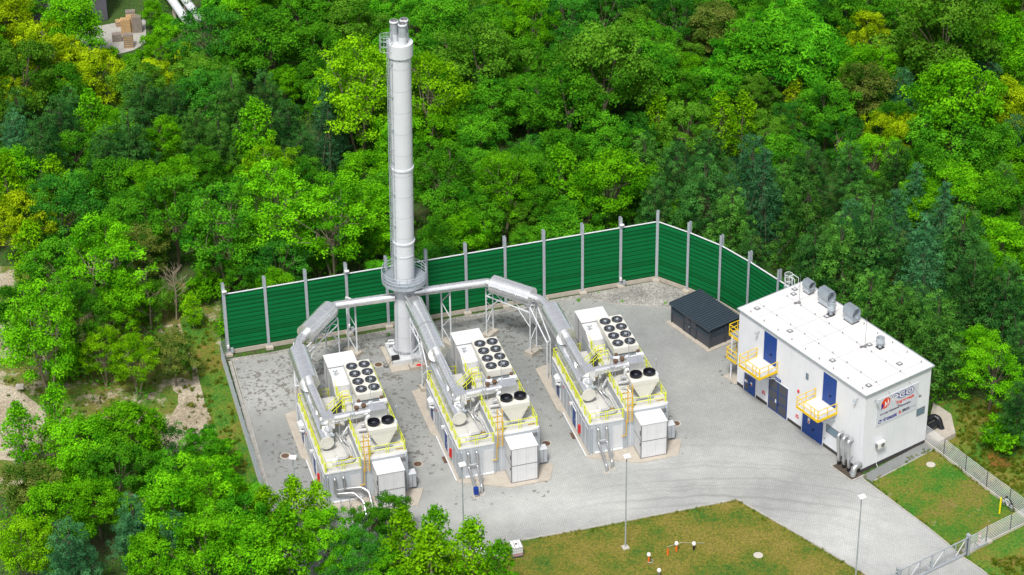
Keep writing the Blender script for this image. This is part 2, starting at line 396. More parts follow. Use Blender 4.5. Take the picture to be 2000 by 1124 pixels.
def rail(b, pts, h=1.1, bars=(1.1, .6), step=1.5, r=.03, pair=.22, toe=True):
    """guard rail with paired posts along a polyline"""
    pts = [Vector(p) for p in pts]
    for p, q in zip(pts, pts[1:]):
        L = (q - p).length; d = (q - p) / L
        for z in bars: b.tube(p + Vector((0, 0, z)), q + Vector((0, 0, z)), r, 6)
        k = max(1, round(L / step))
        for i in range(k + 1):
            for e in ((-pair / 2, pair / 2) if pair else (0,)):
                t = min(max(L * i / k + e, 0.03), L - .03); a = p + d * t
                b.tube(a, a + Vector((0, 0, h)), r * 1.15, 6)
        if toe:
            m = (p + q) / 2; b.box((m.x, m.y, m.z + .07), (L, .03, .12), math.atan2(d.y, d.x))
    return b
# ------------------------------------------------------------------ ground
g = MB(); g.add([(-900, -100, -.06), (900, -100, -.06), (900, 1800, -.06), (-900, 1800, -.06)], [(0, 1, 2, 3)])
struct(g.build('ground', 'forest_floor'))
YARD_KERB_R = [(1680, 931), (1691, 941), (1734, 973), (1767, 998), (1810, 1030), (1847, 1060), (1873, 1084), (1886, 1093), (1914.5, 1112), (1960, 1150), (2030, 1210)]
LOW_KERB = [(1850, 1215), (1700, 1128), (1560, 1045), (1440, 976), (1300, 1003), (1150, 1032), (1000, 1059), (820, 1095), (640, 1130)]
YARD = [(456, 706), (560, 690), (700, 665), (850, 640), (980, 613), (1088, 586), (1161, 587), (1200, 594), (1310, 602), (1400, 605), (1470, 640)] + YARD_KERB_R + LOW_KERB + [(560, 1120), (522, 975)]
yard_w = [tuple(at(*p)[:2]) for p in YARD]
# paving as a fine grid cut to the outline, carrying where moss, tyre tracks and paler blocks lie
def paving_mesh():
    import bmesh
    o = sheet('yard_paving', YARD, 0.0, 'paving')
    bm = bmesh.new(); bm.from_mesh(o.data)
    xs = [p[0] for p in yard_w]; ys = [p[1] for p in yard_w]
    for x in np.arange(math.floor(min(xs)), max(xs), 1.5):
        bmesh.ops.bisect_plane(bm, geom=bm.verts[:] + bm.edges[:] + bm.faces[:], plane_co=(x, 0, 0), plane_no=(1, 0, 0))
    for y in np.arange(math.floor(min(ys)), max(ys), 1.5):
        bmesh.ops.bisect_plane(bm, geom=bm.verts[:] + bm.edges[:] + bm.faces[:], plane_co=(0, y, 0), plane_no=(0, 1, 0))
    bm.to_mesh(o.data); bm.free(); me = o.data
    def blob(u, v, ru, rv):
        return lambda a, b: math.exp(-(((a - u) / ru) ** 2 + ((b - v) / rv) ** 2))
    moss = [(1.25, blob(570, 745, 140, 60)), (1.5, blob(690, 670, 140, 60)), (.9, blob(760, 740, 60, 60)), (1.3, blob(980, 640, 120, 45)), (.8, blob(1060, 700, 50, 50)), (.75, blob(560, 905, 45, 60)),
            (.8, blob(820, 890, 35, 40)), (.5, blob(920, 965, 60, 12)), (.8, blob(760, 690, 90, 40)), (.7, blob(1440, 720, 25, 22)), (.5, blob(1040, 800, 40, 25)), (.6, blob(1130, 800, 25, 20)), (.5, blob(1300, 850, 25, 25)), (.4, blob(1070, 960, 15, 12)), (.5, blob(540, 880, 50, 10)), (1.0, blob(640, 720, 60, 90)), (.8, blob(800, 820, 40, 60))]
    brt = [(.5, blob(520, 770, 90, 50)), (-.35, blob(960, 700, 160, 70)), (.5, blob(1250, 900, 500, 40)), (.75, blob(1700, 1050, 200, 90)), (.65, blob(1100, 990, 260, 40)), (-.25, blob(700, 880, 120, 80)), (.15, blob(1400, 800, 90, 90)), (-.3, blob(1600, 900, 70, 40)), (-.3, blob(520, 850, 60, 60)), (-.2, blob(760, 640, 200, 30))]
    for nm in ('moss', 'bright', 'tracks'):
        a = me.attributes.new(nm, 'FLOAT', 'POINT'); out = []
        for v in me.vertices:
            u_, v_ = proj(v.co)
            if nm == 'moss': x = max(k * f(u_, v_) for k, f in moss)
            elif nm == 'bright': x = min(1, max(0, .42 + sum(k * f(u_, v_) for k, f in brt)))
            else: x = min(1, math.exp(-((u_ - 1450) / 260) ** 2 - ((v_ - 945) / 75) ** 2) * 1.3)
            out.append(x)
        a.data.foreach_set('value', out)
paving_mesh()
sheet('gravel_strip', [(440, 702), (520, 690), (700, 655), (1000, 600), (1281, 549), (1345, 571), (1480, 640), (1440, 650), (1310, 602), (1200, 594), (1161, 587), (1088, 586), (980, 613), (850, 640), (700, 665), (560, 690), (456, 706)], .012, 'gravel')
sheet('lawn_by_drive', [(1440, 976), (1560, 1045), (1700, 1128), (1850, 1215), (1500, 1400), (640, 1320), (560, 1150), (640, 1130), (820, 1095), (1000, 1059), (1150, 1032), (1300, 1003)], -.02, 'lawn')
sheet('lawn_by_building', [(1703, 941), (1822, 878), (2012, 1022), (1886, 1093), (1873, 1084), (1847, 1060), (1810, 1030), (1767, 998), (1734, 973)], -.015, 'lawn_green')
sheet('meadow_right', [(1822, 790), (1900, 770), (2150, 900), (2400, 1300), (2030, 1210), (1960, 1150), (1914.5, 1112), (1886, 1093), (2012, 1022), (1822, 878)], -.02, 'rough_grass')
sheet('meadow_left', [(395, 600), (432, 700), (515, 970), (560, 1100), (450, 1100), (420, 980), (380, 880), (370, 700), (350, 620)], -.03, 'rough_grass')
sheet('left_clearing', [(-100, 520), (60, 520), (430, 560), (432, 700), (515, 970), (300, 1000), (-100, 960)], -.04, 'scrub')
for i, poly in enumerate([[(368, 690), (388, 715), (398, 770), (415, 830), (420, 872), (380, 885), (325, 885), (305, 860), (340, 800), (352, 770), (325, 745), (345, 735), (375, 740)], [(-80, 720), (40, 760), (90, 800), (84, 860), (30, 900), (-80, 900)], [(-80, 530), (30, 533), (36, 560), (-80, 575)],
                         [(110, 545), (180, 540), (185, 575), (130, 580)], [(-60, 610), (30, 640), (40, 700), (-60, 700)]]):
    pp = []
    for (a, b_), (c, d) in zip(poly, poly[1:] + poly[:1]):
        for t in (0, .33, .66): pp.append((a + (c - a) * t + random.uniform(-5, 5), b_ + (d - b_) * t + random.uniform(-4, 4)))
    sheet('bare_soil', pp, -.015 + .001 * i, 'dirt')
sheet('footpath', [(1681, 931), (1806, 864), (1822, 878), (1703, 941)], .016, 'paving')
def kerb(px, w=.14, h=.09, name='kerb', mat='kerb'):
    b = MB(); P = [at(*p) for p in px]
    for p, q in zip(P, P[1:]):
        d = (q - p); L = d.length; k = max(1, round(L / 1.0)); m0 = d / k
        for i in range(k):
            c = p + m0 * (i + .5); b.box((c.x, c.y, h / 2 - .02), (L / k - .02, w, h + .04), math.atan2(d.y, d.x))
    return struct(b.build(name, mat))
kerb(YARD_KERB_R); kerb(LOW_KERB)
kerb([(1703, 942), (1822, 879)], .08, .06); kerb([(449, 706), (525, 975)], .35, .05); kerb([(455, 706), (533, 985)], .12, .09)
kerb([(1088, 586), (1161, 587), (1200, 594), (1310, 602)], .1, .05); kerb([(456, 706), (560, 690), (700, 665), (850, 640), (980, 613), (1088, 586)], .1, .05)
# manholes
def manhole(u, v, label, lawn_=False):
    p = at(u, v); t = thing('manhole', label, 'manhole', (p.x, p.y, .0), 0, 'manholes in the yard')
    k = .5 if not lawn_ else .44
    MB().lathe((0, 0, 0), [(k, 0), (k, .03), (k * .78, .035)], 28).build('rim', 'stone_white', t)
    MB().lathe((0, 0, 0), [(k * .78, .03), (k * .7, .03), (.0, .032)], 24).build('cover', 'stone_white' if lawn_ else 'rust', t)
for u, v, s in [(557, 891, 'round manhole beside the lamp left of the left generator container'), (573, 947, 'round manhole nearest the treetops left of the left container'), (816, 907, 'rusty round manhole between the left and middle containers, near their front ends'),
                (1067, 867, 'round manhole beside the right front corner of the middle container'), (1320, 828, 'round manhole beside the right front corner of the right container'), (739, 713, 'round manhole beside the back end of the left container')]:
    manhole(u, v, s)
manhole(1818, 908, 'pale concrete manhole cover in the small lawn beside the building', True)
manhole(1481, 1085, 'pale manhole cover in the browned lawn below the drive', True)
# ------------------------------------------------------------------ noise barrier
BA = R(16.365); bd = Vector((math.cos(BA), math.sin(BA), 0)); b0 = Vector((-29.2121, 220.702, 0))
posts = [b0 + bd * 4.2412 * i for i in range(12)]
posts[11] = posts[11] + (at(1281.4, 546.6) - posts[11]) * .6
posts += [at(1343.3, 568.5), at(1405.3, 594.8), at(1466, 491, 8.53), at(1523, 527, 8.53)]
posts = [Vector((p.x, p.y, 0)) for p in posts]; posts.append(posts[-1] + (posts[-1] - posts[-2]) * 1.0)
T = thing('noise_barrier', 'tall green ribbed noise wall with galvanised posts round the back of the yard', 'noise barrier')
for i, (p, q) in enumerate(zip(posts, posts[1:])):
    d = (q - p); L = d.length; d.normalize(); a = math.atan2(d.y, d.x); nrm = Vector((d.y, -d.x, 0)); m = (p + q) / 2
    o = MB().box((0, 0, 3.85), (L - .12, .1, 6.7)).build('panel', 'noise_panel', T, (m.x, m.y, 0), a)
    b = MB(); k = 14
    for j in range(1, k): b.box((0, -.065, .5 + 6.7 * j / k), (L - .14, .03, .06))
    b.build('rib', 'noise_panel', o)
    MB().box((0, 0, 7.23), (L - .12, .14, .05)).build('cap_rail', 'white_steel', o)
    MB().box((0, -.02, .24), (L - .1, .2, .5)).build('plinth', 'concrete', T, (m.x, m.y, 0), a)
for i, p in enumerate(posts):
    q = posts[min(i + 1, len(posts) - 1)]; r_ = posts[max(i - 1, 0)]; d = (q - r_).normalized(); a = math.atan2(d.y, d.x)
    b = MB(); b.box((0, -.17, 4.27), (.3, .025, 8.53)); b.box((0, .17, 4.27), (.3, .025, 8.53)); b.box((0, 0, 4.27), (.02, .31, 8.53))
    b.build('post', 'galv', T, p, a)
    MB().box((0, -.35, .12), (.75, .6, .26)).build('footing', 'concrete', T, p, a)
    if i in (0, 3, 10): 
        MB().box((.05, -.35, 7.75), (.45, .3, .1)).build('floodlight', 'white_plastic', T, p, a)
        MB().tube((0, -.32, .9), (0, -.32, 1.2), .14, 10).build('camera_box', 'white_plastic', T, p, a)
        MB().box((.35, -.35, .6), (.3, .25, .5)).build('junction_box', 'galv', T, p, a)

# ------------------------------------------------------------------ mesh fences
def slat_fence(px, label, z0=.25, h=1.75, n=10, post_step=2.5, plinth=True, matr='white_steel', r=.022):
    P = [at(*p) for p in px]; T = thing('slat_fence', label, 'fence')
    b = MB(); c = MB()
    for p, q in zip(P, P[1:]):
        for i in range(n): b.tube(p + Vector((0, 0, z0 + .05 + (h - .05) * i / (n - 1))), q + Vector((0, 0, z0 + .05 + (h - .05) * i / (n - 1))), r, 5)
        d = q - p; L = d.length; a = math.atan2(d.y, d.x); m = (p + q) / 2
        if plinth: c.box((m.x, m.y, .1), (L, .1, .34), a)
        k = max(1, round(L / post_step))
        for i in range(k + 1):
            w = p + d * i / k; MB().box((0, 0, 1.02), (.07, .07, 2.04)).build('post', 'dark_steel', T, w, a)
    b.build('wires', matr, T)
    if plinth: c.build('plinth', 'stone_white', T)
    return T
slat_fence([(1806, 864), (1843, 892), (1885, 924.5), (1926, 956), (1971, 989), (2020, 1026)], 'slatted wire fence with white plinth running from the building past the bicycle')
slat_fence([(1888, 1086), (1925, 1063), (1972, 1039.6), (2040, 1006)], 'short slatted wire fence between the sliding gate and the right edge')
def mesh_fence():
    P = [at(433, 703), at(514, 970)]; T = thing('mesh_fence', 'galvanised welded mesh fence along the left edge of the yard', 'fence')
    d = P[1] - P[0]; L = d.length; a = math.atan2(d.y, d.x); b = MB(); k = int(L / .12)
    for i in range(k): 
        p = P[0] + d * i / k; b.tube(p + Vector((0, 0, .1)), p + Vector((0, 0, 2.05)), .013, 4, cap=False)
    for j in range(10): b.tube(P[0] + Vector((0, 0, .15 + j * .21)), P[1] + Vector((0, 0, .15 + j * .21)), .014, 4)
    b.build('mesh', 'galv', T)
    k = round(L / 2.5)
    for i in range(k + 1): MB().box((0, 0, 1.1), (.08, .08, 2.2)).build('post', 'galv', T, P[0] + d * i / k, a)
    m = (P[0] + P[1]) / 2; MB().box((m.x, m.y, .1), (L, .1, .3), a).build('plinth', 'kerb', T)
    b = MB(); q = posts[0] - Vector((0, .2, 0))
    for j in range(10): b.tube(P[0] + Vector((0, 0, .15 + j * .21)), q + Vector((0, 0, .15 + j * .21)), .014, 4)
    b.build('end_wires', 'galv', T)
mesh_fence()
def gate():
    A = at(1886, 1085); B = at(1755, 1148); d = (B - A); L = d.length; d.normalize(); a = math.atan2(d.y, d.x)
    T = thing('sliding_gate', 'galvanised steel gate across the drive with diagonal braces', 'gate', A, a)
    b = MB(); h = 1.95
    b.box((L / 2, 0, h), (L + .2, .09, .09)); b.box((L / 2, 0, .2), (L + .2, .12, .2))
    for t in (.02, .17, .34, .52, .70, .86, .98): b.box((L * t, 0, h / 2 + .1), (.08, .06, h - .2))
    b.box((L * .52, 0, h / 2 + .1), (.16, .1, h - .2))
    b.build('frame', 'steel', T)
    b = MB()
    for t0, t1 in ((.02, .17), (.34, .52), (.70, .86)): b.tube((L * t0, -.02, h - .05), (L * t1, -.02, .3), .045, 6)
    b.tube((L * .52, -.02, .3), (L * .70, -.02, h - .05), .045, 6); b.build('brace', 'white_steel', T)
    b = MB(); 
    for i in range(int(L / .12)): b.tube((i * .12, .02, .3), (i * .12, .02, h), .007, 4, cap=False)
    b.build('infill', 'galv', T)
    MB().box((L * .52, -.1, 1.05), (.14, .1, .2)).build('lock', 'dark_steel', T)
    for x, nm in ((-.15, 'gate_post'), (L + .2, 'gate_post')):
        MB().b2(x - .12, x + .12, -.2, -.06, 0, 2.35).b2(x - .12, x + .12, .06, .2, 0, 2.35).b2(x - .12, x + .12, -.06, .06, 2.2, 2.3).build(nm, 'steel', T)
    b = MB(); b.tube((-.25, 0, 2.0), (-1.6, 0, .3), .04, 6); b.box((-1.4, 0, .25), (2.6, .1, .14)); b.box((-1.0, 0, 1.1), (.06, .05, 1.7)); b.box((-.8, 0, 2.0), (1.2, .05, .07)); b.build('gate_tail', 'steel', T)
    MB().box((-1.7, -.35, .06), (3.2, .7, .3)).build('foundation', 'stone_white', T)
    b = MB(); b.box((L + 1.6, 0, 1.95), (2.6, .08, .08)); b.box((L + 1.6, 0, .2), (2.6, .1, .14)); b.box((L + .6, .1, 1.3), (.4, .25, .8)); b.build('gate_drive', 'steel', T)
gate()
# ------------------------------------------------------------------ lamps
def lamp(p, label, turn=0, base=True):
    T = thing('lamp_post', label, 'lamp post', p, turn, 'tall yard lamps')
    MB().tube((0, 0, 0), (0, 0, 10.3), .075, 10, .05).build('pole', 'galv', T)
    b = MB(); b.box((0, -.1, 10.42), (.62, .5, .09), rx=R(12)); b.box((0, .12, 10.33), (.16, .2, .18)); b.box((.0, .05, 10.25), (.3, .08, .05)); b.build('lamp_head', 'white_plastic', T)
    if base: MB().b2(-.3, .3, -.3, .3, -.02, .1).b2(-.17, .17, -.17, .17, .1, .13).build('footing', 'stone_white', T)
for hd, lab in [((1224, 890), 'tall lamp post standing in the brown lawn with a white footing'), ((1683, 969), 'tall lamp post at the lower edge, nearest the sliding gate'), ((902, 906), 'tall lamp post in front of the middle generator container'), ((572, 892), 'tall lamp post left of the left generator container')]:
    p = at(hd[0], hd[1], 10.45); lamp((p.x, p.y, 0), lab, R(random.uniform(-25, 25)))

# ------------------------------------------------------------------ shed
def shed():
    A, B, Cc = at(1310.5, 631), at(1384, 683), at(1449, 655)
    d = (B - A); L = d.length; d.normalize(); e = Vector((-d.y, d.x, 0)); Wd = 3.85; a = math.atan2(d.y, d.x)
    L = 6.3
    T = thing('shed', 'blue-black louvred metal shed with ribbed roof beside the gravel', 'shed', A, a)
    MB().b2(-.35, L + .35, -.4, Wd + .3, -.02, .12).build('slab', 'concrete', T)
    h0, h1 = 2.36, 2.46
    b = MB(); b.b2(.05, L - .05, Wd - .06, Wd, .12, h1); b.build('back_wall', 'dark_steel', T)
    for x0, x1, nm in ((.08, 1.95, 'panel'), (4.1, L - .08, 'panel')):
        b = MB(); b.b2(x0, x1, .06, .09, .15, 1.3); b.build(nm, 'dark_glass', T)
        b = MB()
        for i in range(9): b.box(((x0 + x1) / 2, .05, 1.35 + i * .11), (x1 - x0, .06, .05), rx=R(35))
        b.build('louvre', 'shed_blue', T)
    for y0, y1 in ((.1, 2.1), (2.2, Wd - .1)):
        MB().b2(L - .09, L - .06, y0, y1, .15, 1.3).build('panel', 'dark_glass', T)
        b = MB()
        for i in range(10): b.box((L - .05, (y0 + y1) / 2, 1.35 + i * .11), (.06, y1 - y0, .05), ry=R(-35))
        b.build('louvre', 'shed_blue', T)
        MB().b2(.06, .09, y0, y1, .15, 2.3).build('panel', 'dark_glass', T)
    for x0, x1 in ((2.08, 3.0), (3.06, 3.98)):
        dd = MB().b2(x0, x1, .04, .08, .15, 2.25).build('door', 'dark_glass', T)
        f = MB()
        for z in (.2, 1.2, 2.22): f.b2(x0, x1, .0, .04, z - .03, z + .03)
        for x in (x0 + .03, x1 - .03): f.b2(x - .03, x + .03, -.001, .039, .15, 2.25)
        f.build('frame', 'shed_blue', dd)
    MB().tube((2.95, -.04, 1.1), (3.1, -.04, 1.1), .05, 8).build('handle', 'galv', T)
    for x in (.04, 2.0, 4.04, L - .04): MB().b2(x - .05, x + .05, -.02, .07, .0, h0).build('post', 'dark_steel', T)
    for y in (2.15, Wd): MB().b2(L - .06, L + .04, y - .05, y + .05, .0, h0 + (h1 - h0) * y / Wd).build('post', 'dark_steel', T)
    s = (h1 - h0) / Wd; rl = math.hypot(Wd + .3, (h1 - h0)); an = math.atan2(h1 - h0, Wd)
    r = MB(); r.box((L / 2, Wd / 2, (h0 + h1) / 2 + .05), (L + .3, rl, .06), rx=an)
    for i in range(20):
        x = -.1 + (L + .2) * i / 19; r.box((x, Wd / 2, (h0 + h1) / 2 + .13), (.12, rl, .1), rx=an)
    r.build('roof', 'shed_blue', T)
    b = MB(); b.b2(-.16, L + .16, -.2, -.12, h0 - .1, h0 + .06); b.build('fascia', 'shed_blue', T)
M('shed_blue', (.045, .065, .085), .45, .2, var=.1)
shed()
# ------------------------------------------------------------------ chimney
CH = Vector((-11.01, 220.18, 0))
def chimney():
    T = thing('chimney', 'tall white cylindrical chimney with three flues and a round railed platform', 'chimney', CH); T.rotation_euler.y = .0185      # leans a touch, as the photo shows
    r0 = 1.06; z0 = .62
    MB().lathe((0, 0, 0), [(r0 + .28, z0), (r0 + .28, z0 + .07), (r0, z0 + .07), (r0, z0 + 35.1)], 48).build('shaft', 'stack_paint', T)
    for z in (13.7, 22.1):
        b = MB().lathe((0, 0, z), [(r0, -.09), (r0 + .1, -.09), (r0 + .1, .09), (r0, .09)], 48, False)
        for i in range(36): a = i * math.pi / 18; b.tube((math.cos(a) * (r0 + .06), math.sin(a) * (r0 + .06), z - .16), (math.cos(a) * (r0 + .06), math.sin(a) * (r0 + .06), z + .16), .022, 5)
        b.build('flange', 'white_steel', T)
    b = MB()
    for i in range(40): a = i * math.pi / 20; MB().box((math.cos(a) * (r0 + .12), math.sin(a) * (r0 + .12), z0 + .24), (.2, .03, .35), a).build('gusset', 'stack_paint', T)
    b = MB()
    for i in range(40): a = (i + .5) * math.pi / 20; MB().tube((math.cos(a) * (r0 + .2), math.sin(a) * (r0 + .2), z0 + .05), (math.cos(a) * (r0 + .2), math.sin(a) * (r0 + .2), z0 + .3), .028, 5).build('anchor_bolt', 'dark_steel', T)
    zt = z0 + 35.1
    MB().lathe((0, 0, 0), [(r0, zt - 1.4), (r0 + .2, zt - 1.35), (r0 + .2, zt), (.0, zt + .06)], 48).build('cap', 'stack_paint', T)
    b = MB()
    for a in range(8): b.box((math.cos(a * .785) * (r0 + .005), math.sin(a * .785) * (r0 + .005), zt - 1.5), (.02, .1, .1), a * .785)
    b.build('hatch_bolts', 'dark_steel', T)
    for i, (x, y) in enumerate(((-.52, .2), (.42, .5), (.3, -.45))):
        f = MB().lathe((x, y, zt), [(.42, 0), (.42, 1.0), (.4, 1.0), (.4, 2.15), (.33, 2.15), (.3, 1.2), (0, 1.2)], 28).build('flue', 'steel', T)
        MB().lathe((x, y, zt), [(.425, 0), (.43, .85)], 28).build('sleeve', 'stack_paint', f); MB().lathe((x, y, zt), [(.405, 1.85), (.44, 1.9), (.44, 2.08), (.38, 2.18)], 28).build('collar', 'stack_paint', f)
        MB().lathe((x, y, zt), [(.335, 2.16), (.33, 2.16), (.31, 1.3), (0, 1.3)], 24).build('flue_lining', 'rust', f)
        MB().ring((x, y, zt + 1.98), .47, .02, 24).build('band', 'dark_steel', f)
    for k in range(14): MB().lathe((0, 0, 0), [(r0 + .004, 2.6 + k * 2.35), (r0 + .004, 2.64 + k * 2.35)], 48).build('weld_line', 'galv', T)
    # platform
    pz = 9.15
    d = MB().lathe((0, 0, pz), [(r0 + .03, 0), (2.25, 0), (2.25, -.16), (r0 + .03, -.16)], 48, False).build('platform', 'deck_steel', T)
    b = MB()
    for i in range(16): a = i * math.pi / 8; b.box((math.cos(a) * 1.65, math.sin(a) * 1.65, pz - .22), (1.2, .07, .14), a)
    b.build('bracket', 'galv', d)
    b = MB().lathe((0, 0, pz), [(2.27, -.2), (2.27, .14), (2.25, .14), (2.25, -.2)], 48, False)
    for z in (.42, .78, 1.12): b.ring((0, 0, pz + z), 2.26, .04, 48)
    for i in range(18): a = i * math.pi / 9; b.tube((2.26 * math.cos(a), 2.26 * math.sin(a), pz), (2.26 * math.cos(a), 2.26 * math.sin(a), pz + 1.12), .03, 6)
    b.build('guard_rail', 'galv', T)
    # ladder on the left flank
    a = R(205); ux = Vector((math.cos(a), math.sin(a), 0)); uy = Vector((-ux.y, ux.x, 0)); b = MB()
    for s in (-.2, .2): b.tube(ux * (r0 + .22) + uy * s + Vector((0, 0, pz)), ux * (r0 + .22) + uy * s + Vector((0, 0, zt + 1.1)), .035, 6)
    k = int((zt - pz) / .3)
    for i in range(k): c = ux * (r0 + .22) + Vector((0, 0, pz + .3 * i)); b.tube(c - uy * .2, c + uy * .2, .018, 5)
    for i in range(0, k, 10): c = Vector((0, 0, pz + .3 * i + .2)); [b.tube(ux * r0 + uy * s + c, ux * (r0 + .22) + uy * s + c, .03, 5) for s in (-.2, .2)]
    b.build('ladder', 'galv', T)
    b = MB()
    for i in range(22): z = pz + 1.5 + i * 1.15; a2 = R(232); b.tube((math.cos(a2) * r0, math.sin(a2) * r0, z), (math.cos(a2) * (r0 + .14), math.sin(a2) * (r0 + .14), z + .06), .022, 5)
    b.tube((math.cos(R(228)) * (r0 + .06), math.sin(R(228)) * (r0 + .06), z0 + .5), (math.cos(R(228)) * (r0 + .06), math.sin(R(228)) * (r0 + .06), zt), .022, 6)
    b.build('cable_clips', 'galv', T)
    for i in range(7): z = pz + 3 + i * 3.6; c = Vector((math.cos(R(226)) * (r0 + .05), math.sin(R(226)) * (r0 + .05), z)); MB().box(c, (.16, .2, .26), R(226)).build('ladder_box', 'galv', T)
    # cage at the top of the ladder
    b = MB(); cc = ux * (r0 + .35)
    for z in (zt - .55, zt, zt + .55, zt + .95): b.ring((cc.x, cc.y, z), .62, .022, 20)
    for i in range(10): t = i * math.pi / 5; b.tube((cc.x + .62 * math.cos(t), cc.y + .62 * math.sin(t), zt - .55), (cc.x + .62 * math.cos(t), cc.y + .62 * math.sin(t), zt + .95), .02, 5)
    b.build('safety_cage', 'galv', T)
    # lower part: a second slim column for the third duct inlet, cable loops
    MB().ring((0, 0, 12.2), r0 + .03, .03, 20, 6, R(250), R(330)).build('strap', 'white_steel', T)
    b = MB().box((.35, -1.12, 8.35), (.8, .12, .7), R(0)); b.build('inspection_plate', 'stack_paint', T)
chimney()
F = thing('chimney_foundation', 'stepped concrete foundation under the white chimney', 'foundation', CH, R(16))
MB().b2(-1.75, 1.75, -1.95, 1.75, -.02, .60).build('plinth_block', 'grey_white', F)
MB().b2(-2.2, 2.5, -3.0, 1.9, -.02, .14).build('slab', 'concrete', F)
b = thing('control_box', 'small black control box on the chimney foundation', 'box', CH + Vector((-.95, -1.85, .61)), R(16))
MB().b2(-.38, .38, -.18, .18, 0, .42).build('case', 'black', b); MB().path([(-.3, -.1, .1), (-.6, -.3, .02), (-1.0, -.5, -.4), (-1.3, -.3, -.45)], .03, 6).build('cable', 'black', b)
tag(MB().path([(0, 0, .3), (0, 0, 1.1), (.6, 0, 1.1)], .07, 8).path([(-.2, 0, .7), (.6, 0, .7)], .1, 8).build('drain_valve', 'white_steel', None, CH + Vector((-1.7, .2, .5))), 'small white pipe valve at the left foot of the chimney', 'valve')

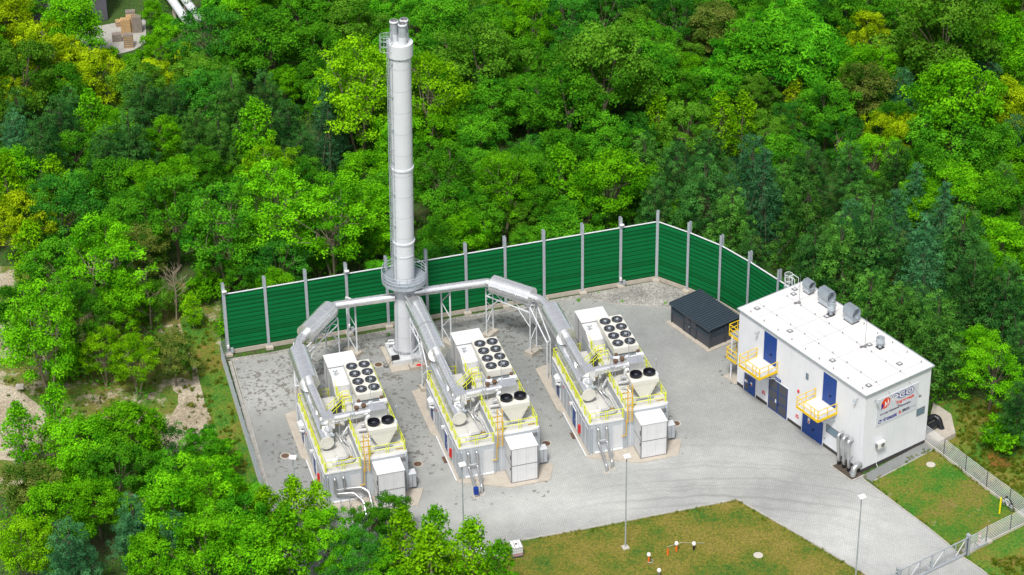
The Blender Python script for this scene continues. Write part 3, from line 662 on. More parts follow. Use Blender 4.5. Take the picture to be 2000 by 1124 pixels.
# ------------------------------------------------------------------ the three generator sets
YA = R(105.662); U0 = Vector((-5.269, 198.5148, 0)); US = Vector((12.4699, 3.6742, 0)); URZ = YA - math.pi / 2
UX = Vector((math.sin(YA), -math.cos(YA), 0)); UY = Vector((math.cos(YA), math.sin(YA), 0))
def UO(i): return U0 + US * (i - 1)
def UW(i, x, y, z=0.0): return UO(i) + UX * x + UY * y + Vector((0, 0, z))
NAMES = ('left', 'middle', 'right')
LH, RH, UL, XM, XR = 3.6, 4.57, 12.1, 3.56, 7.9
def container():
    T = thing('generator_container', 'x', 'container', UO(0), URZ, 'generator containers in the yard')
    lw = MB().b2(0, XM, 0, UL, .12, LH).build('engine_room', 'container_wall', T)
    MB().b2(-.03, XM - .003, -.03, UL + .03, LH, LH + .05).build('roof', 'container_roof', lw)
    rw = MB().b2(XM, XR, .02, 13.8, .12, RH).build('equipment_room', 'container_wall', T)
    MB().b2(XM, XR + .03, -.01, 13.83, RH, RH + .05).build('roof', 'container_roof', rw)
    for x, y in ((0, 0), (XM, 0), (XR, 0), (0, UL)):
        MB().b2(x - .07, x + .07, y - .08, y + .06, .12, (LH if x < XM else RH) - .01).build('corner_post', 'steel', T)
    b = MB()
    for y in (1.2, 2.4, 3.3, 6.0, 7.2, 8.4, 11.2): b.b2(-.035, 0, y - .03, y + .03, .14, LH - .02)
    for x in (1.25, 2.4): b.b2(x - .03, x + .03, -.035, 0, .14, LH - .02)
    for x in (4.2,): b.b2(x - .03, x + .03, -.015, .02, .14, RH - .02)
    b.b2(-.045, 0, .05, UL - .05, 2.85, 2.91); b.build('wall_batten', 'grey_white', T)
    b = MB(); b.b2(-.05, XM, -.06, -.0, LH - .14, LH + .03); b.b2(-.06, -.0, 0, UL, LH - .14, LH + .03); b.b2(XM, XR + .05, -.06, .0, RH - .25, RH + .03)
    b.b2(XR, XR + .06, 0, 13.8, RH - .25, RH + .03); b.build('eaves_trim', 'white_paint', T)
    # doors on the left wall
    for y0, y1 in ((4.05, 5.2), (9.45, 10.55)):
        d = MB().b2(-.06, -.01, y0, y1, .3, 2.35).build('door', 'blue_door', T)
        MB().tube((-.1, y0 + .15, 1.3), (-.1, y0 + .15, 1.5), .03, 6).build('handle', 'galv', d)
        f = MB(); f.b2(-.08, 0, y0 - .08, y0, .25, 2.43); f.b2(-.08, 0, y1, y1 + .08, .25, 2.43); f.b2(-.08, 0, y0 - .08, y1 + .08, 2.35, 2.43); f.build('frame', 'white_paint', d)
    b = MB(); b.b2(-.55, 0, 9.3, 10.0, 2.5, 2.85); b.tube((-.5, 9.2, 2.4), (-.1, 9.2, 2.2), .13, 10); b.tube((-.4, 9.9, 2.8), (-.1, 9.9, 3.0), .16, 10); b.build('exhaust_vent', 'white_paint', T)
    MB().b2(-.35, 0, 5.1, 5.35, 2.5, 2.75).build('door_lamp', 'white_paint', T)
    MB().b2(-.22, -.01, 2.68, 2.94, .75, 1.65).build('fire_cabinet', 'red', T)
    MB().tube((-.1, 6.3, 1.9), (-.01, 6.3, 1.9), .09, 10).build('alarm_button', 'orange', T)
    MB().tube((-.1, 8.2, 2.6), (-.01, 8.2, 2.6), .07, 10).build('alarm_light', 'red', T)
    # rain pipes
    for x, h in ((.22, LH), (XM + .25, RH), (XR - .12, RH)): MB().path([(x, -.02, h - .35), (x, -.14, h - .45), (x, -.14, .25), (x, -.3, .12)], .05, 8).build('rain_pipe', 'galv', T)
    MB().b2(XR - .75, XR - .1, -.16, -.02, RH - .85, RH - .6).build('vent_box', 'trim', T)
    MB().b2(.55, 3.4, -.24, -.02, .14, .28).build('floor_channel', 'white_paint', T)
    MB().b2(2.45, 3.4, -.018, .0, .35, 2.9).build('service_panel', 'grey_white', T)
    # guard rails
    b = rail(MB(), [(.08, 12.0, LH), (.08, .1, LH), (3.5, .1, LH)], toe=False); b.path([(.08, 12, LH + 1.1), (1.0, 12, LH + 1.1)], .034, 6); b.path([(.08, 12, LH + .7), (1.0, 12, LH + .7)], .034, 6); b.build('guard_rail', 'yellow', T)
    b = rail(MB(), [(3.66, 6.1, RH), (3.66, .1, RH)], toe=False, step=1.2); b.build('guard_rail', 'yellow', T)
    b = rail(MB(), [(4.35, .1, RH), (7.82, .1, RH), (7.82, 13.65, RH)], toe=False); b.build('guard_rail', 'yellow', T)
    b = rail(MB(), [(3.66, 7.0, RH), (3.66, 8.4, RH)], toe=False, step=1.1); b = rail(b, [(3.66, 9.5, RH), (3.66, 13.6, RH), (5.2, 13.6, RH)], toe=False, step=1.2); b.build('guard_rail', 'yellow', T)
    # step over between the two roofs
    s = MB()
    for k in range(6): s.b2(2.55 + k * .2, 2.78 + k * .2, 8.45, 9.35, LH + .08 + k * .19, LH + .12 + k * .19)
    s.extr([(2.45, 8.42, LH + .02), (2.65, 8.42, LH + .02), (3.9, 8.42, LH + 1.2), (3.9, 8.42, LH + 1.38), (3.7, 8.42, LH + 1.38)], (0, .04, 0)); s.extr([(2.45, 9.36, LH + .02), (2.65, 9.36, LH + .02), (3.9, 9.36, LH + 1.2), (3.9, 9.36, LH + 1.38), (3.7, 9.36, LH + 1.38)], (0, .04, 0))
    st = s.build('roof_stair', 'dark_steel', T)
    b = MB()
    for y in (8.4, 9.42):
        for dz in (1.05, .65): b.path([(2.4, y, LH + dz), (2.6, y, LH + dz + .1), (3.9, y, LH + dz + 1.25), (4.6, y, LH + dz + 1.25)], .036, 6)
        for x, zb, zt in ((2.4, 0, 1.05), (3.1, .6, 1.6), (3.9, .97, 2.3), (4.6, .97, 2.3)): b.tube((x, y, LH + zb), (x, y, LH + zt), .036, 6)
    b.build('handrail', 'yellow', st)
    # rear walkway in the notch behind the engine room
    w = MB().b2(1.5, 3.52, UL + .1, UL + 1.9, 2.2, 2.28).build('rear_walkway', 'dark_steel', T)
    rail(MB(), [(1.55, UL + .15, 2.28), (1.55, UL + 1.85, 2.28), (3.5, UL + 1.85, 2.28)], step=.9, toe=False).build('handrail', 'yellow', w)
    # anti-slip strips
    z = LH + .055; zz = RH + .055
    for x0, x1, y, q in ((1.9, 3.3, 1.75, z + .1), (.3, .9, 7, z), (2.0, 3.2, 7.0, z + .25), (3.8, 4.8, 5.9, zz), (3.9, 4.9, 2.6, zz), (3.9, 4.9, 1.7, zz), (7.0, 7.7, 2.7, zz), (7.0, 7.7, 1.5, zz), (7.0, 7.7, .5, zz), (3.9, 4.9, 7.4, zz), (3.9, 4.7, 10.4, zz), (7.3, 7.75, 5.3, zz), (7.3, 7.75, 5.9, zz), (4.0, 4.9, .5, zz)):
        MB().b2(x0, x1, y - .09, y + .09, q - .03, q).build('hazard_strip', 'hazard', T)
    # pipework on the lower roof
    b = MB()
    b.path([(1.0, .75, LH + .35), (2.9, .85, LH + .35), (3.15, 1.2, LH + .35), (3.15, 3.3, LH + .35), (2.8, 3.9, LH + .5), (2.75, 4.7, LH + .5), (3.5, 5.4, LH + 1.0)], .13, 10)
    b.path([(1.6, 1.5, LH + .3), (2.5, 1.55, LH + .3), (2.75, 1.9, LH + .3), (2.6, 4.0, LH + .3), (2.3, 5.3, LH + .6)], .11, 10)
    b.path([(1.6, 2.2, LH + .25), (1.5, 1.2, LH + .25), (1.2, .8, LH + .35)], .09, 8)
    b.path([(3.0, 5.6, LH + .4), (3.0, 4.4, LH + .4)], .1, 8)
    b.build('roof_pipe', 'stainless', T)
    b = MB(); b.b2(.45, 1.5, 1.35, 1.6, LH + .05, LH + .4); b.b2(.95, 1.25, .55, .95, LH + .05, LH + .65); b.box((1.55, 1.5, LH + .3), (.1, .5, .5)); b.build('pipe_bracket', 'white_paint', T)
    b = MB(); b.path([(4.6, 4.5, RH + .6), (5.3, 4.5, RH + .6), (5.3, 4.1, RH + .2)], .14, 10); b.path([(4.2, 3.9, RH + .5), (5.2, 3.8, RH + .5)], .16, 10); b.path([(4.3, 3.2, RH + .3), (4.7, 2.9, RH + .5), (5.0, 2.4, RH + .2)], .06, 6); b.path([(5.2, 4.9, RH + .1), (5.2, 4.9, RH + 1.0), (5.6, 4.9, RH + 1.2)], .17, 10); b.build('coolant_pipe', 'stainless', T)
    MB().tube((1.75, 4.2, LH), (1.75, 4.2, LH + 1.2), .1, 10).tube((1.75, 4.2, LH + 1.2), (1.75, 4.2, LH + 1.26), .22, 12).build('vent_pipe', 'galv', T)
    # vertical ladder by the step in the front wall
    b = MB()
    for x in (3.78, 4.25): b.box((x, -.28, 5.4), (.08, .08, 4.3))
    for k in range(14): b.tube((3.78, -.28, 3.4 + k * .3), (4.25, -.28, 3.4 + k * .3), .02, 5)
    b.box((3.7, -.2, 2.6), (.06, .06, 1.8)); b.box((3.45, -.25, 1.75), (.5, .06, .06)); b.build('ladder', 'amber', T)
    for x, y, h in ((3.95, 12.4, RH), (4.3, 6.6, RH), (3.9, 4.8, RH)):
        b = MB().tube((x, y, h), (x, y, h + 1.7), .04, 6); b.box((x - .13, y, h + 1.78), (.2, .12, .12), ry=.7); b.box((x + .13, y, h + 1.78), (.2, .12, .12), ry=-.7); b.build('roof_floodlight', 'galv', T)
    MB().tube((7.95, 3.6, 3.8), (7.95, 3.6, 7.2), .035, 6).box((7.9, 3.6, 7.25), (.2, .12, .14)).build('roof_floodlight', 'galv', T)
    MB().tube((6.1, 6.5, RH), (6.1, 6.5, RH + 5.2), .03, 6).build('lightning_rod', 'galv', T)
    return T
def inlet_house():
    T = thing('air_inlet_house', 'x', 'air housing', UW(0, XM - .04, 11.35), URZ, 'white air inlet houses behind the containers')
    MB().b2(0, 2.9, 2.5, 4.55, .12, 6.0).build('casing', 'inlet_wall', T)
    MB().extr([(0.003, 0, 4.63), (0.003, 0, 5.3), (0.003, .9, 5.85), (0.003, 2.497, 5.85), (0.003, 2.497, 4.63)], (2.894, 0, 0)).build('hood', 'inlet_wall', T)
    MB().b2(-.04, 2.94, 2.3, 4.6, 6.0, 6.06).build('roof', 'white_paint', T)
    MB().b2(1.44, 1.48, 2.3, 4.6, 6.06, 6.08).build('roof_seam', 'grey_white', T)
    MB().b2(-.02, 0, 2.5, 4.55, 3.0, 3.07).b2(-.02, 0, 3.3, 3.36, .12, 5.9).build('side_trim', 'dark_steel', T)
    return T
def outlet_house():
    T = thing('air_outlet_house', 'x', 'air housing', UW(0, 4.57, -2.15), URZ, 'white air outlet houses before the containers')
    MB().b2(0, 2.58, 0, 2.1, .16, 2.03).build('lower_casing', 'inlet_wall', T)
    MB().b2(0, 2.58, 0, 2.1, 2.09, 4.0).build('upper_casing', 'inlet_wall', T)
    MB().b2(-.06, 2.64, -.06, 2.1, 4.0, 4.06).build('roof', 'white_paint', T)
    MB().b2(1.27, 1.31, -.06, 2.1, 4.06, 4.08).build('roof_seam', 'grey_white', T)
    b = MB().b2(-.02, 2.6, -.02, 2.1, 2.03, 2.09); b.b2(-.04, .03, -.04, .03, .1, 4.0); b.b2(-.02, 2.6, -.02, 2.1, .06, .16); b.b2(2.55, 2.62, -.04, .03, .1, 4.0)
    b.build('frame', 'trim', T)
    MB().b2(.84, .86, -.015, 0, .17, 3.99).b2(1.7, 1.72, -.015, 0, .17, 3.99).b2(-.015, 0, 1.0, 1.02, .17, 3.99).build('panel_joint', 'grey_white', T)
    MB().b2(-.06, -.02, .15, .25, 1.5, 1.8).b2(-.06, -.02, .15, .25, 2.7, 3.2).build('handle', 'dark_steel', T)
    return T
def fan8():
    T = thing('roof_cooler', 'x', 'cooler', UW(0, 4.95, 7.55, RH + .05), URZ, 'eight-fan roof coolers')
    z0, z1 = 1.2, 1.9; W_, D_ = 2.55, 5.75
    MB().b2(0, W_, 0, D_, z0, z1).build('housing', 'cream', T)
    b = MB()
    for x in (.05, W_ - .05):
        for y in (.1, D_ / 2, D_ - .1): b.b2(x - .05, x + .05, y - .05, y + .05, 0, z0)
        b.b2(x - .04, x + .04, 0, D_, .05, .15)
    b.b2(0, W_, .06, .14, .5, .56); b.build('frame', 'steel', T)
    MB().b2(.12, W_ - .12, .15, D_ - .15, z0 - .5, z0 - .01).build('coil', 'galv', T)
    k = 0
    for j in range(4):
        for x in (.66, W_ - .64):
            y = .85 + j * 1.36; f = MB().lathe((x, y, z1), [(.56, 0), (.56, .1), (.5, .1), (.5, .012), (0, .012)], 28).build('fan', 'black', T)
            b = MB()
            for q in range(5):
                a = q * 2 * math.pi / 5 + k; ca, sa = math.cos(a), math.sin(a); cb, sb = math.cos(a + .7), math.sin(a + .7)
                b.add([(x + .1 * ca, y + .1 * sa, z1 + .05), (x + .47 * ca, y + .47 * sa, z1 + .03), (x + .47 * cb, y + .47 * sb, z1 + .09), (x + .1 * cb, y + .1 * sb, z1 + .08)], [(0, 1, 2, 3)])
            b.build('blade', 'fan_blade', f)
            MB().lathe((x, y, z1), [(.15, .02), (.15, .13), (0, .14)], 14).build('hub', 'steel', f)
            b = MB().ring((x, y, z1 + .14), .3, .008, 20, 4).ring((x, y, z1 + .12), .5, .008, 20, 4)
            for q in range(8): a = q * math.pi / 4; b.tube((x + .15 * math.cos(a), y + .15 * math.sin(a), z1 + .14), (x + .54 * math.cos(a), y + .54 * math.sin(a), z1 + .11), .007, 4)
            b.build('guard', 'steel', f)
            k += .63
    b = MB().b2(-.35, .35, -.95, -.45, z0 - .15, z0 + .15).b2(2.1, 2.8, -.95, -.45, z0 - .15, z0 + .15).b2(.3, 2.15, -.85, -.6, z0 - .1, z0 + .02).b2(1.0, 1.4, -.95, -.5, z0 - .14, z0 + .1)
    b.b2(-.3, -.2, -.75, -.65, 0, z0 - .2).b2(2.6, 2.7, -.75, -.65, 0, z0 - .2).build('manifold', 'white_steel', T)
    for x in (.1, 2.35): MB().tube((x, -.35, z0 + .1), (x, -.35, z0 + .35), .16, 12).build('connector', 'rust', T)
    return T
def vcooler():
    T = thing('v_cooler', 'x', 'cooler', UW(0, 4.55, .85, RH + .05), URZ, 'V-shaped two-fan coolers')
    zt = 2.35; W_ = 2.75; D_ = 1.75
    MB().b2(0, W_, 0, D_, zt - .45, zt).build('top_casing', 'cream', T)
    MB().extr([(.12, .03, zt - .45), (W_ - .12, .03, zt - .45), (W_ / 2 + .45, .03, .35), (W_ / 2 - .45, .03, .35)], (0, D_ - .06, 0)).build('v_coil', 'cream', T)
    MB().extr([(.5, 0.0, zt - .75), (.62, 0.0, zt - .75), (W_ / 2 - .2, 0.0, .4), (W_ / 2 - .3, 0.0, .4)], (0, .028, 0)).extr([(W_ - .5, 0.0, zt - .75), (W_ - .62, 0.0, zt - .75), (W_ / 2 + .2, 0.0, .4), (W_ / 2 + .3, 0.0, .4)], (0, .028, 0)).build('rib', 'cream', T)
    b = MB()
    for y in (.1, D_ - .1):
        for s in (-1, 1): b.tube((W_ / 2 + s * .85, y, 0), (W_ / 2 + s * .35, y, .9), .045, 6)
        b.box((W_ / 2, y, .25), (1.8, .08, .12))
    b.build('frame', 'steel', T)
    for x in (.7, W_ - .7):
        MB().lathe((x, D_ / 2, zt), [(.66, 0), (.62, .14), (.6, .14)], 32).build('fan_collar', 'cream', T)
        f = MB().lathe((x, D_ / 2, zt), [(.6, .1), (.6, .42), (.56, .42), (.55, .03), (0, .03)], 32).build('fan_housing', 'black', T)
        b = MB()
        for q in range(5):
            a = q * 1.257; ca, sa, cb, sb = math.cos(a), math.sin(a), math.cos(a + .75), math.sin(a + .75)
            b.add([(x + .12 * ca, D_ / 2 + .12 * sa, zt + .12), (x + .52 * ca, D_ / 2 + .52 * sa, zt + .1), (x + .52 * cb, D_ / 2 + .52 * sb, zt + .2), (x + .12 * cb, D_ / 2 + .12 * sb, zt + .17)], [(0, 1, 2, 3)])
        b.build('blade', 'fan_blade', f); MB().box((x, D_ / 2, zt + .22), (.3, .26, .14), .3).build('motor', 'dark_steel', f)
    MB().box((W_ + .08, D_ / 2, zt - .15), (.16, .5, .4)).build('junction_box', 'white_steel', T)
    return T
def boiler():
    T = thing('heat_exchanger', 'x', 'pressure vessel', UW(0, 1.0, 3.3, LH + .05), URZ, 'cylindrical heat exchangers on the lower roofs')
    zc = 1.05
    MB().tube((0, 0, zc), (0, 9.3, zc), .6, 32).build('shell', 'stainless', T)
    MB().tube((0, -.09, zc), (0, 0, zc), .68, 32).build('end_plate', 'cream', T)
    b = MB()
    for i in range(8): a = i * .785 + .2; b.tube((.5 * math.cos(a), -.13, zc + .5 * math.sin(a)), (.5 * math.cos(a), -.09, zc + .5 * math.sin(a)), .03, 6)
    b.build('bolts', 'steel', T)
    b = MB()
    for y in (.7, 3.2, 5.8, 8.6): b.b2(-.6, .6, y - .08, y + .08, 0, .55)
    b.build('saddle', 'white_paint', T)
    for y in (2.1, 4.4, 6.6): MB().tube((0, y - .03, zc), (0, y + .03, zc), .63, 32).build('band', 'steel', T)
    MB().tube((.3, 8.6, zc), (.65, 8.6, zc + 1.1), .33, 20).build('branch_pipe', 'stainless', T); MB().path([(0, 1.7, zc + .5), (0, 1.7, zc + 1.0), (.5, 1.4, zc + 1.1)], .28, 16).build('branch_pipe', 'stainless', T); MB().path([(0, 4.2, zc + .5), (.1, 4.6, zc + .85), (.1, 5.6, zc + .8), (0, 5.9, zc + .4)], .24, 14).build('branch_pipe', 'stainless', T)
    MB().path([(-.7, 0, .35), (-.7, 8.9, .35)], .05, 6).path([(-.55, .3, .6), (-.8, .3, .2)], .04, 6).build('side_pipe', 'yellow', T)
    return T
def cabinet():
    T = thing('side_cabinet', 'x', 'cabinet', UW(0, XR + .08, -.15), URZ, 'grey cabinets beside the containers')
    MB().b2(0, .72, 0, .8, .35, 1.85).build('case', 'steel', T); MB().b2(-.03, .75, -.04, .84, 1.85, 1.9).build('lid', 'grey_white', T)
    MB().b2(.35, .37, -.02, 0, .4, 1.8).build('door_joint', 'dark_steel', T); return T
def slab():
    T = thing('container_slab', 'x', 'slab', UO(0), URZ, 'concrete slabs under the containers')
    MB().prism([(-.75, 15.6), (-.75, 8.0), (-.38, 7.4), (-.38, -.25), (.2, -.75), (4.4, -2.75), (8.25, -2.62), (9.35, -.2), (8.2, 0), (8.2, 16.2), (1.0, 16.2)], -.03, .09).build('plate', 'concrete', T)
    MB().b2(-.42, -.3, -.2, 7.4, .09, .14).build('edge_rail', 'white_steel', T)
    MB().b2(-.74, -.38, 2.9, 3.9, .09, .12).build('drain_grate', 'rust', T); return T
PROTO = [(container, 'white {} generator container with yellow roof rails and blue side doors'), (inlet_house, 'white stepped air inlet house at the back of the {} generator container'),
         (outlet_house, 'white two-tier air outlet box at the front of the {} generator container'), (fan8, 'cream roof cooler with eight black fans on the {} container'),
         (vcooler, 'cream V-shaped cooler with two black fans at the front of the {} container'), (boiler, 'silver horizontal cylinder with round cream end plate on the {} container'),
         (cabinet, 'low grey cabinet beside the right front corner of the {} container'), (slab, 'pale concrete slab under the {} generator container')]
protos = [(f(), lab) for f, lab in PROTO]
index_kids()
for o, lab in protos:
    o['label'] = lab.format('left')
    for i in (1, 2):
        c = copy_tree(o); c.location = o.location + US * i; c['label'] = lab.format(NAMES[i])
# front heating pipes: two risers per unit
for i in range(3):
    T = thing('heating_pipes', ['pair of silver pipes bending along the front of the left container', 'silver pipe pair before the middle container, one with a blue pump', 'pair of silver pipes slanting down into the ground before the right container'][i], 'pipes', UO(i), URZ, 'heating pipes at the container fronts')
    if i == 0: P = [[(.85, .1, 3.0), (.85, -.35, 3.0), (.85, -.35, 1.3), (2.5, -.6, 1.3), (3.2, -1.6, .9), (3.2, -2.6, .0)], [(1.7, .1, 3.0), (1.7, -.3, 3.0), (1.7, -.3, 1.7), (3.3, -.5, 1.7), (3.9, -1.0, 1.4), (4.0, -2.3, .0)]]
    else: P = [[(.85, .1, 3.05), (.85, -.3, 3.05), (.85, -.32, 1.5), (.8, -3.1, .75), (.8, -3.1, -.02)], [(1.7, .1, 3.05), (1.7, -.3, 3.05), (1.7, -.32, 1.5), (1.45, -2.75, .85), (1.45, -2.75, -.02)]]
    for p in P: MB().path(p, .13, 12).build('riser', 'pipe_steel', T)
    MB().tube((.85, -.35, 1.75), (1.7, -.35, 1.75), .06, 8).build('crosspiece', 'stainless', T)
    if i: MB().lathe((.8, -3.1, 0), [(.14, .02), (.32, .02), (.32, 0)], 20).lathe((1.45, -2.75, 0), [(.14, .02), (.32, .02), (.32, 0)], 20).build('ground_collar', 'stone_white', T)
    b = MB()
    for x in (1.15, 2.0): b.b2(x - .04, x + .04, -1.2, -1.12, 0, 1.2)
    b.build('support', 'galv', T)
    if i == 1: MB().box((.8, -3.1, .62), (.42, .42, .5)).tube((.8, -3.1, .85), (.8, -3.1, 1.05), .26, 10).build('pump', 'blue_paint', T)

# ------------------------------------------------------------------ exhaust ducts
def duct(i):
    T = thing('exhaust_duct', ['silver exhaust duct with two fat silencers from the chimney left to the left container', 'silver exhaust duct running straight from the chimney to the middle container', 'silver exhaust duct with two fat silencers from the chimney right to the right container'][i], 'duct', UO(i), URZ, 'silver exhaust ducts')
    rot = Matrix.Rotation(-URZ, 4, 'Z')
    def loc(p): return rot @ (Vector(p) - UO(i))
    c = loc(CH)
    if i == 2:
        P = [c + Vector((.9, -.1, 7.35)), Vector((-3.75, 22.3, 7.0)), Vector((.15, 18.2, 6.85)), Vector((.95, 15.9, 6.75)), Vector((1.15, 11.2, 6.4)), Vector((1.5, 5.9, 5.75))]; sil = [(P[1], P[2], .10, .92, .95), (P[3], P[4], 0, 1, 1.0)]
        pts = [P[0], P[1], P[2] + (P[2] - P[1]).normalized() * .6, P[3] + Vector((-.02, .3, .02)), P[4], P[5]]
    elif i == 0:
        P = [c + Vector((-.9, -.1, 7.2)), Vector((6.2, 23.0, 7.0)), Vector((2.1, 18.6, 6.85)), Vector((1.1, 16.2, 6.75)), Vector((1.1, 11.0, 6.4)), Vector((1.4, 5.9, 5.75))]; sil = [(P[1], P[2], .12, .92, .95), (P[3], P[4], 0, 1, 1.0)]
        pts = [P[0], P[1], P[2] + (P[2] - P[1]).normalized() * .7, P[3] + Vector((.02, .3, .02)), P[4], P[5]]
    else:
        P = [c + Vector((.25, -.8, 7.6)), Vector((.95, 20.3, 7.35)), Vector((1.1, 15.9, 7.0)), Vector((1.15, 11.9, 6.6)), Vector((1.45, 5.9, 5.75))]; sil = [(P[1], P[2], 0, 1, .93), (P[2], P[3], .03, 1, .97)]
        pts = P
    MB().path(pts, .44, 24).build('duct_pipe', 'stainless', T)
    for a, b_, t0, t1, r in sil:
        p, q = a.lerp(b_, t0), a.lerp(b_, t1); s = MB().tube(p, q, r, 36).build('silencer', 'stainless', T)
        for t in (.33, .66): m = p.lerp(q, t); d = (q - p).normalized() * .02; MB().tube(m - d, m + d, r + .008, 36).build('seam', 'steel', s)
    b = MB()
    for p, q in zip(pts, pts[1:]):
        L = (q - p).length
        for k in range(1, int(L / 1.3)): m = p + (q - p) * (k * 1.3 / L); d = (q - p).normalized() * .02; b.tube(m - d, m + d, .447, 24)
    b.build('joint_ring', 'steel', T)
    # elbow box, cross duct and box over the right roof
    MB().b2(1.05, 2.15, 4.8, 6.2, 5.1, 6.28).build('elbow_box', 'stainless', T)
    MB().tube((1.6, 5.1, 5.2), (1.4, 4.4, 4.9), .42, 20).tube((1.55, 5.3, 5.2), (1.55, 5.3, LH + .4), .38, 20).build('drop_pipe', 'stainless', T)
    MB().tube((2.2, 5.55, 5.72), (5.7, 5.7, 5.72), .42, 24).build('cross_duct', 'stainless', T)
    MB().b2(5.65, 7.3, 5.0, 6.25, 5.0, 6.22).build('muffler_box', 'stainless', T)
    for x, y in ((4.5, 5.75), (5.25, 5.95)): MB().lathe((x, y, 6.05), [(.17, 0), (.17, .3), (.25, .3), (.25, .42), (0, .45)], 18).build('relief_cap', 'rust', T)
    b = MB()
    for x in (2.7, 4.4): b.b2(x - .05, x + .05, 5.5, 5.6, (LH if x < XM else RH), 5.4)
    for x in (5.8, 7.15):
        for y in (5.1, 6.1): b.b2(x - .05, x + .05, y - .05, y + .05, RH, 5.0)
    b.build('support_leg', 'galv', T)
    return T
for i in range(3): duct(i)
# trestles
def lattice(b, p, q, z, r=.07, gap=None):
    """two posts with cross bracing"""
    b.tube(p, p + Vector((0, 0, z)), r, 8); b.tube(q, q + Vector((0, 0, z)), r, 8); n = max(2, round(z / 1.5))
    for k in range(n):
        a, c = (p, q) if k % 2 else (q, p); b.tube(a + Vector((0, 0, .35 + (z - .5) * k / n)), c + Vector((0, 0, .35 + (z - .5) * (k + 1) / n)), r * .6, 6)
    b.tube(p + Vector((0, 0, z)), q + Vector((0, 0, z)), r, 6)
def foot(T, p, a=0, s=(1.7, 1.0), h=.45): MB().box((0, 0, h / 2 - .02), (s[0], s[1], h + .04)).build('footing', 'concrete', T, p, a)
def trestle(name_lab, A1, A2, B1, B2, z, slabz=.09, feet=True, C=None):
    """A pair and B pair of columns carrying two sloping chords under a silencer"""
    T = thing('duct_trestle', name_lab, 'trestle', (0, 0, 0), 0, 'white steel trestles under the ducts')
    b = MB(); lattice(b, A1, A2, z); lattice(b, B1, B2, z - .1)
    for p, q in ((A1, B1), (A2, B2)):
        for zz in (z - .05, z - .85): b.tube(p + Vector((0, 0, zz)), q + Vector((0, 0, zz)), .075, 8)
        n = 5
        for k in range(n): u, w = p.lerp(q, k / n), p.lerp(q, (k + 1) / n); b.tube(u + Vector((0, 0, z - (.05 if k % 2 else .85))), w + Vector((0, 0, z - (.85 if k % 2 else .05))), .045, 6)
        for s in (0, 1): u = p.lerp(q, s); w = p.lerp(q, .28 if s == 0 else .72); b.tube(u + Vector((0, 0, z - 2.6)), w + Vector((0, 0, z - .85)), .055, 6)
    if C:
        for p, q in zip((B1, B2), C):
            b.tube(p + Vector((0, 0, z - .2)), q + Vector((0, 0, z - 1.6)), .075, 8); b.tube(q, q + Vector((0, 0, z - 1.6)), .075, 8); b.tube(p + Vector((0, 0, .6)), q + Vector((0, 0, z - 2.2)), .05, 6)
        b.tube(C[0] + Vector((0, 0, z - 1.6)), C[1] + Vector((0, 0, z - 1.6)), .06, 6)
    b.build('truss', 'white_steel', T)
    if feet:
        d = A2 - A1; foot(T, (A1 + A2) / 2, math.atan2(d.y, d.x)); d = B2 - B1; foot(T, (B1 + B2) / 2, math.atan2(d.y, d.x))
        b = MB()
    return T
trestle('white steel trestle under the silencer behind the right container', UW(2, -3.9, 22.7), UW(2, -3.0, 23.4), UW(2, -.5, 18.3), UW(2, .35, 18.9), 6.0, C=(UW(2, -.1, 13.6), UW(2, .35, 14.0)))
trestle('white steel trestle under the silencer behind the left container', UW(0, 5.2, 22.8), UW(0, 6.4, 22.2), UW(0, 1.2, 19.0), UW(0, 2.2, 17.9), 6.0, C=(UW(0, .2, 14.0), UW(0, .7, 13.7)))
trestle('white steel trestle between the chimney and the middle container', UW(1, .3, 19.6), UW(1, 1.5, 19.7), UW(1, .4, 15.6), UW(1, 1.6, 15.6), 6.1, C=(UW(1, .3, 13.0), UW(1, .9, 13.0)))
for p, lab in ((at(873, 672), 'narrow white lattice post under the right duct near the chimney'), (at(690, 690), 'narrow white lattice post under the left duct beside the chimney')):
    T = thing('duct_post', lab, 'trestle', p, 0, 'lattice posts under the side ducts'); b = MB(); e = Vector((.45, -.35, 0)); lattice(b, -e, e, 6.6, .09); b.build('truss', 'white_steel', T); foot(T, (0, 0, 0), R(-38), (1.9, .9), .4)
tag(MB().prism([(-.35, -.1), (.0, -.2), (.3, -.12), (.42, -.2), (.38, .08), (.1, .2), (-.2, .12)], 0, .03).build('rag', 'red', None, UW(1, 1.0, 19.4, .45)), 'red cloth lying on the concrete footing by the chimney', 'cloth')
for k, (dx, dz) in enumerate(((-1.2, 8.0), (1.2, 8.0))):
    pass
# small slatted pallet beside the right container
p = at(1128, 801); T = thing('metal_grate', 'white perforated metal plate lying left of the right container', 'plate', p, R(16)); MB().b2(-.8, .7, -.75, .6, .01, .08).build('plate', 'white_steel', T)
b = MB()
for x in (-.5, -.1, .3): 
    for y in (-.5, -.1, .3): b.box((x, y, .085), (.2, .1, .01))
b.build('slots', 'dark_steel', T)
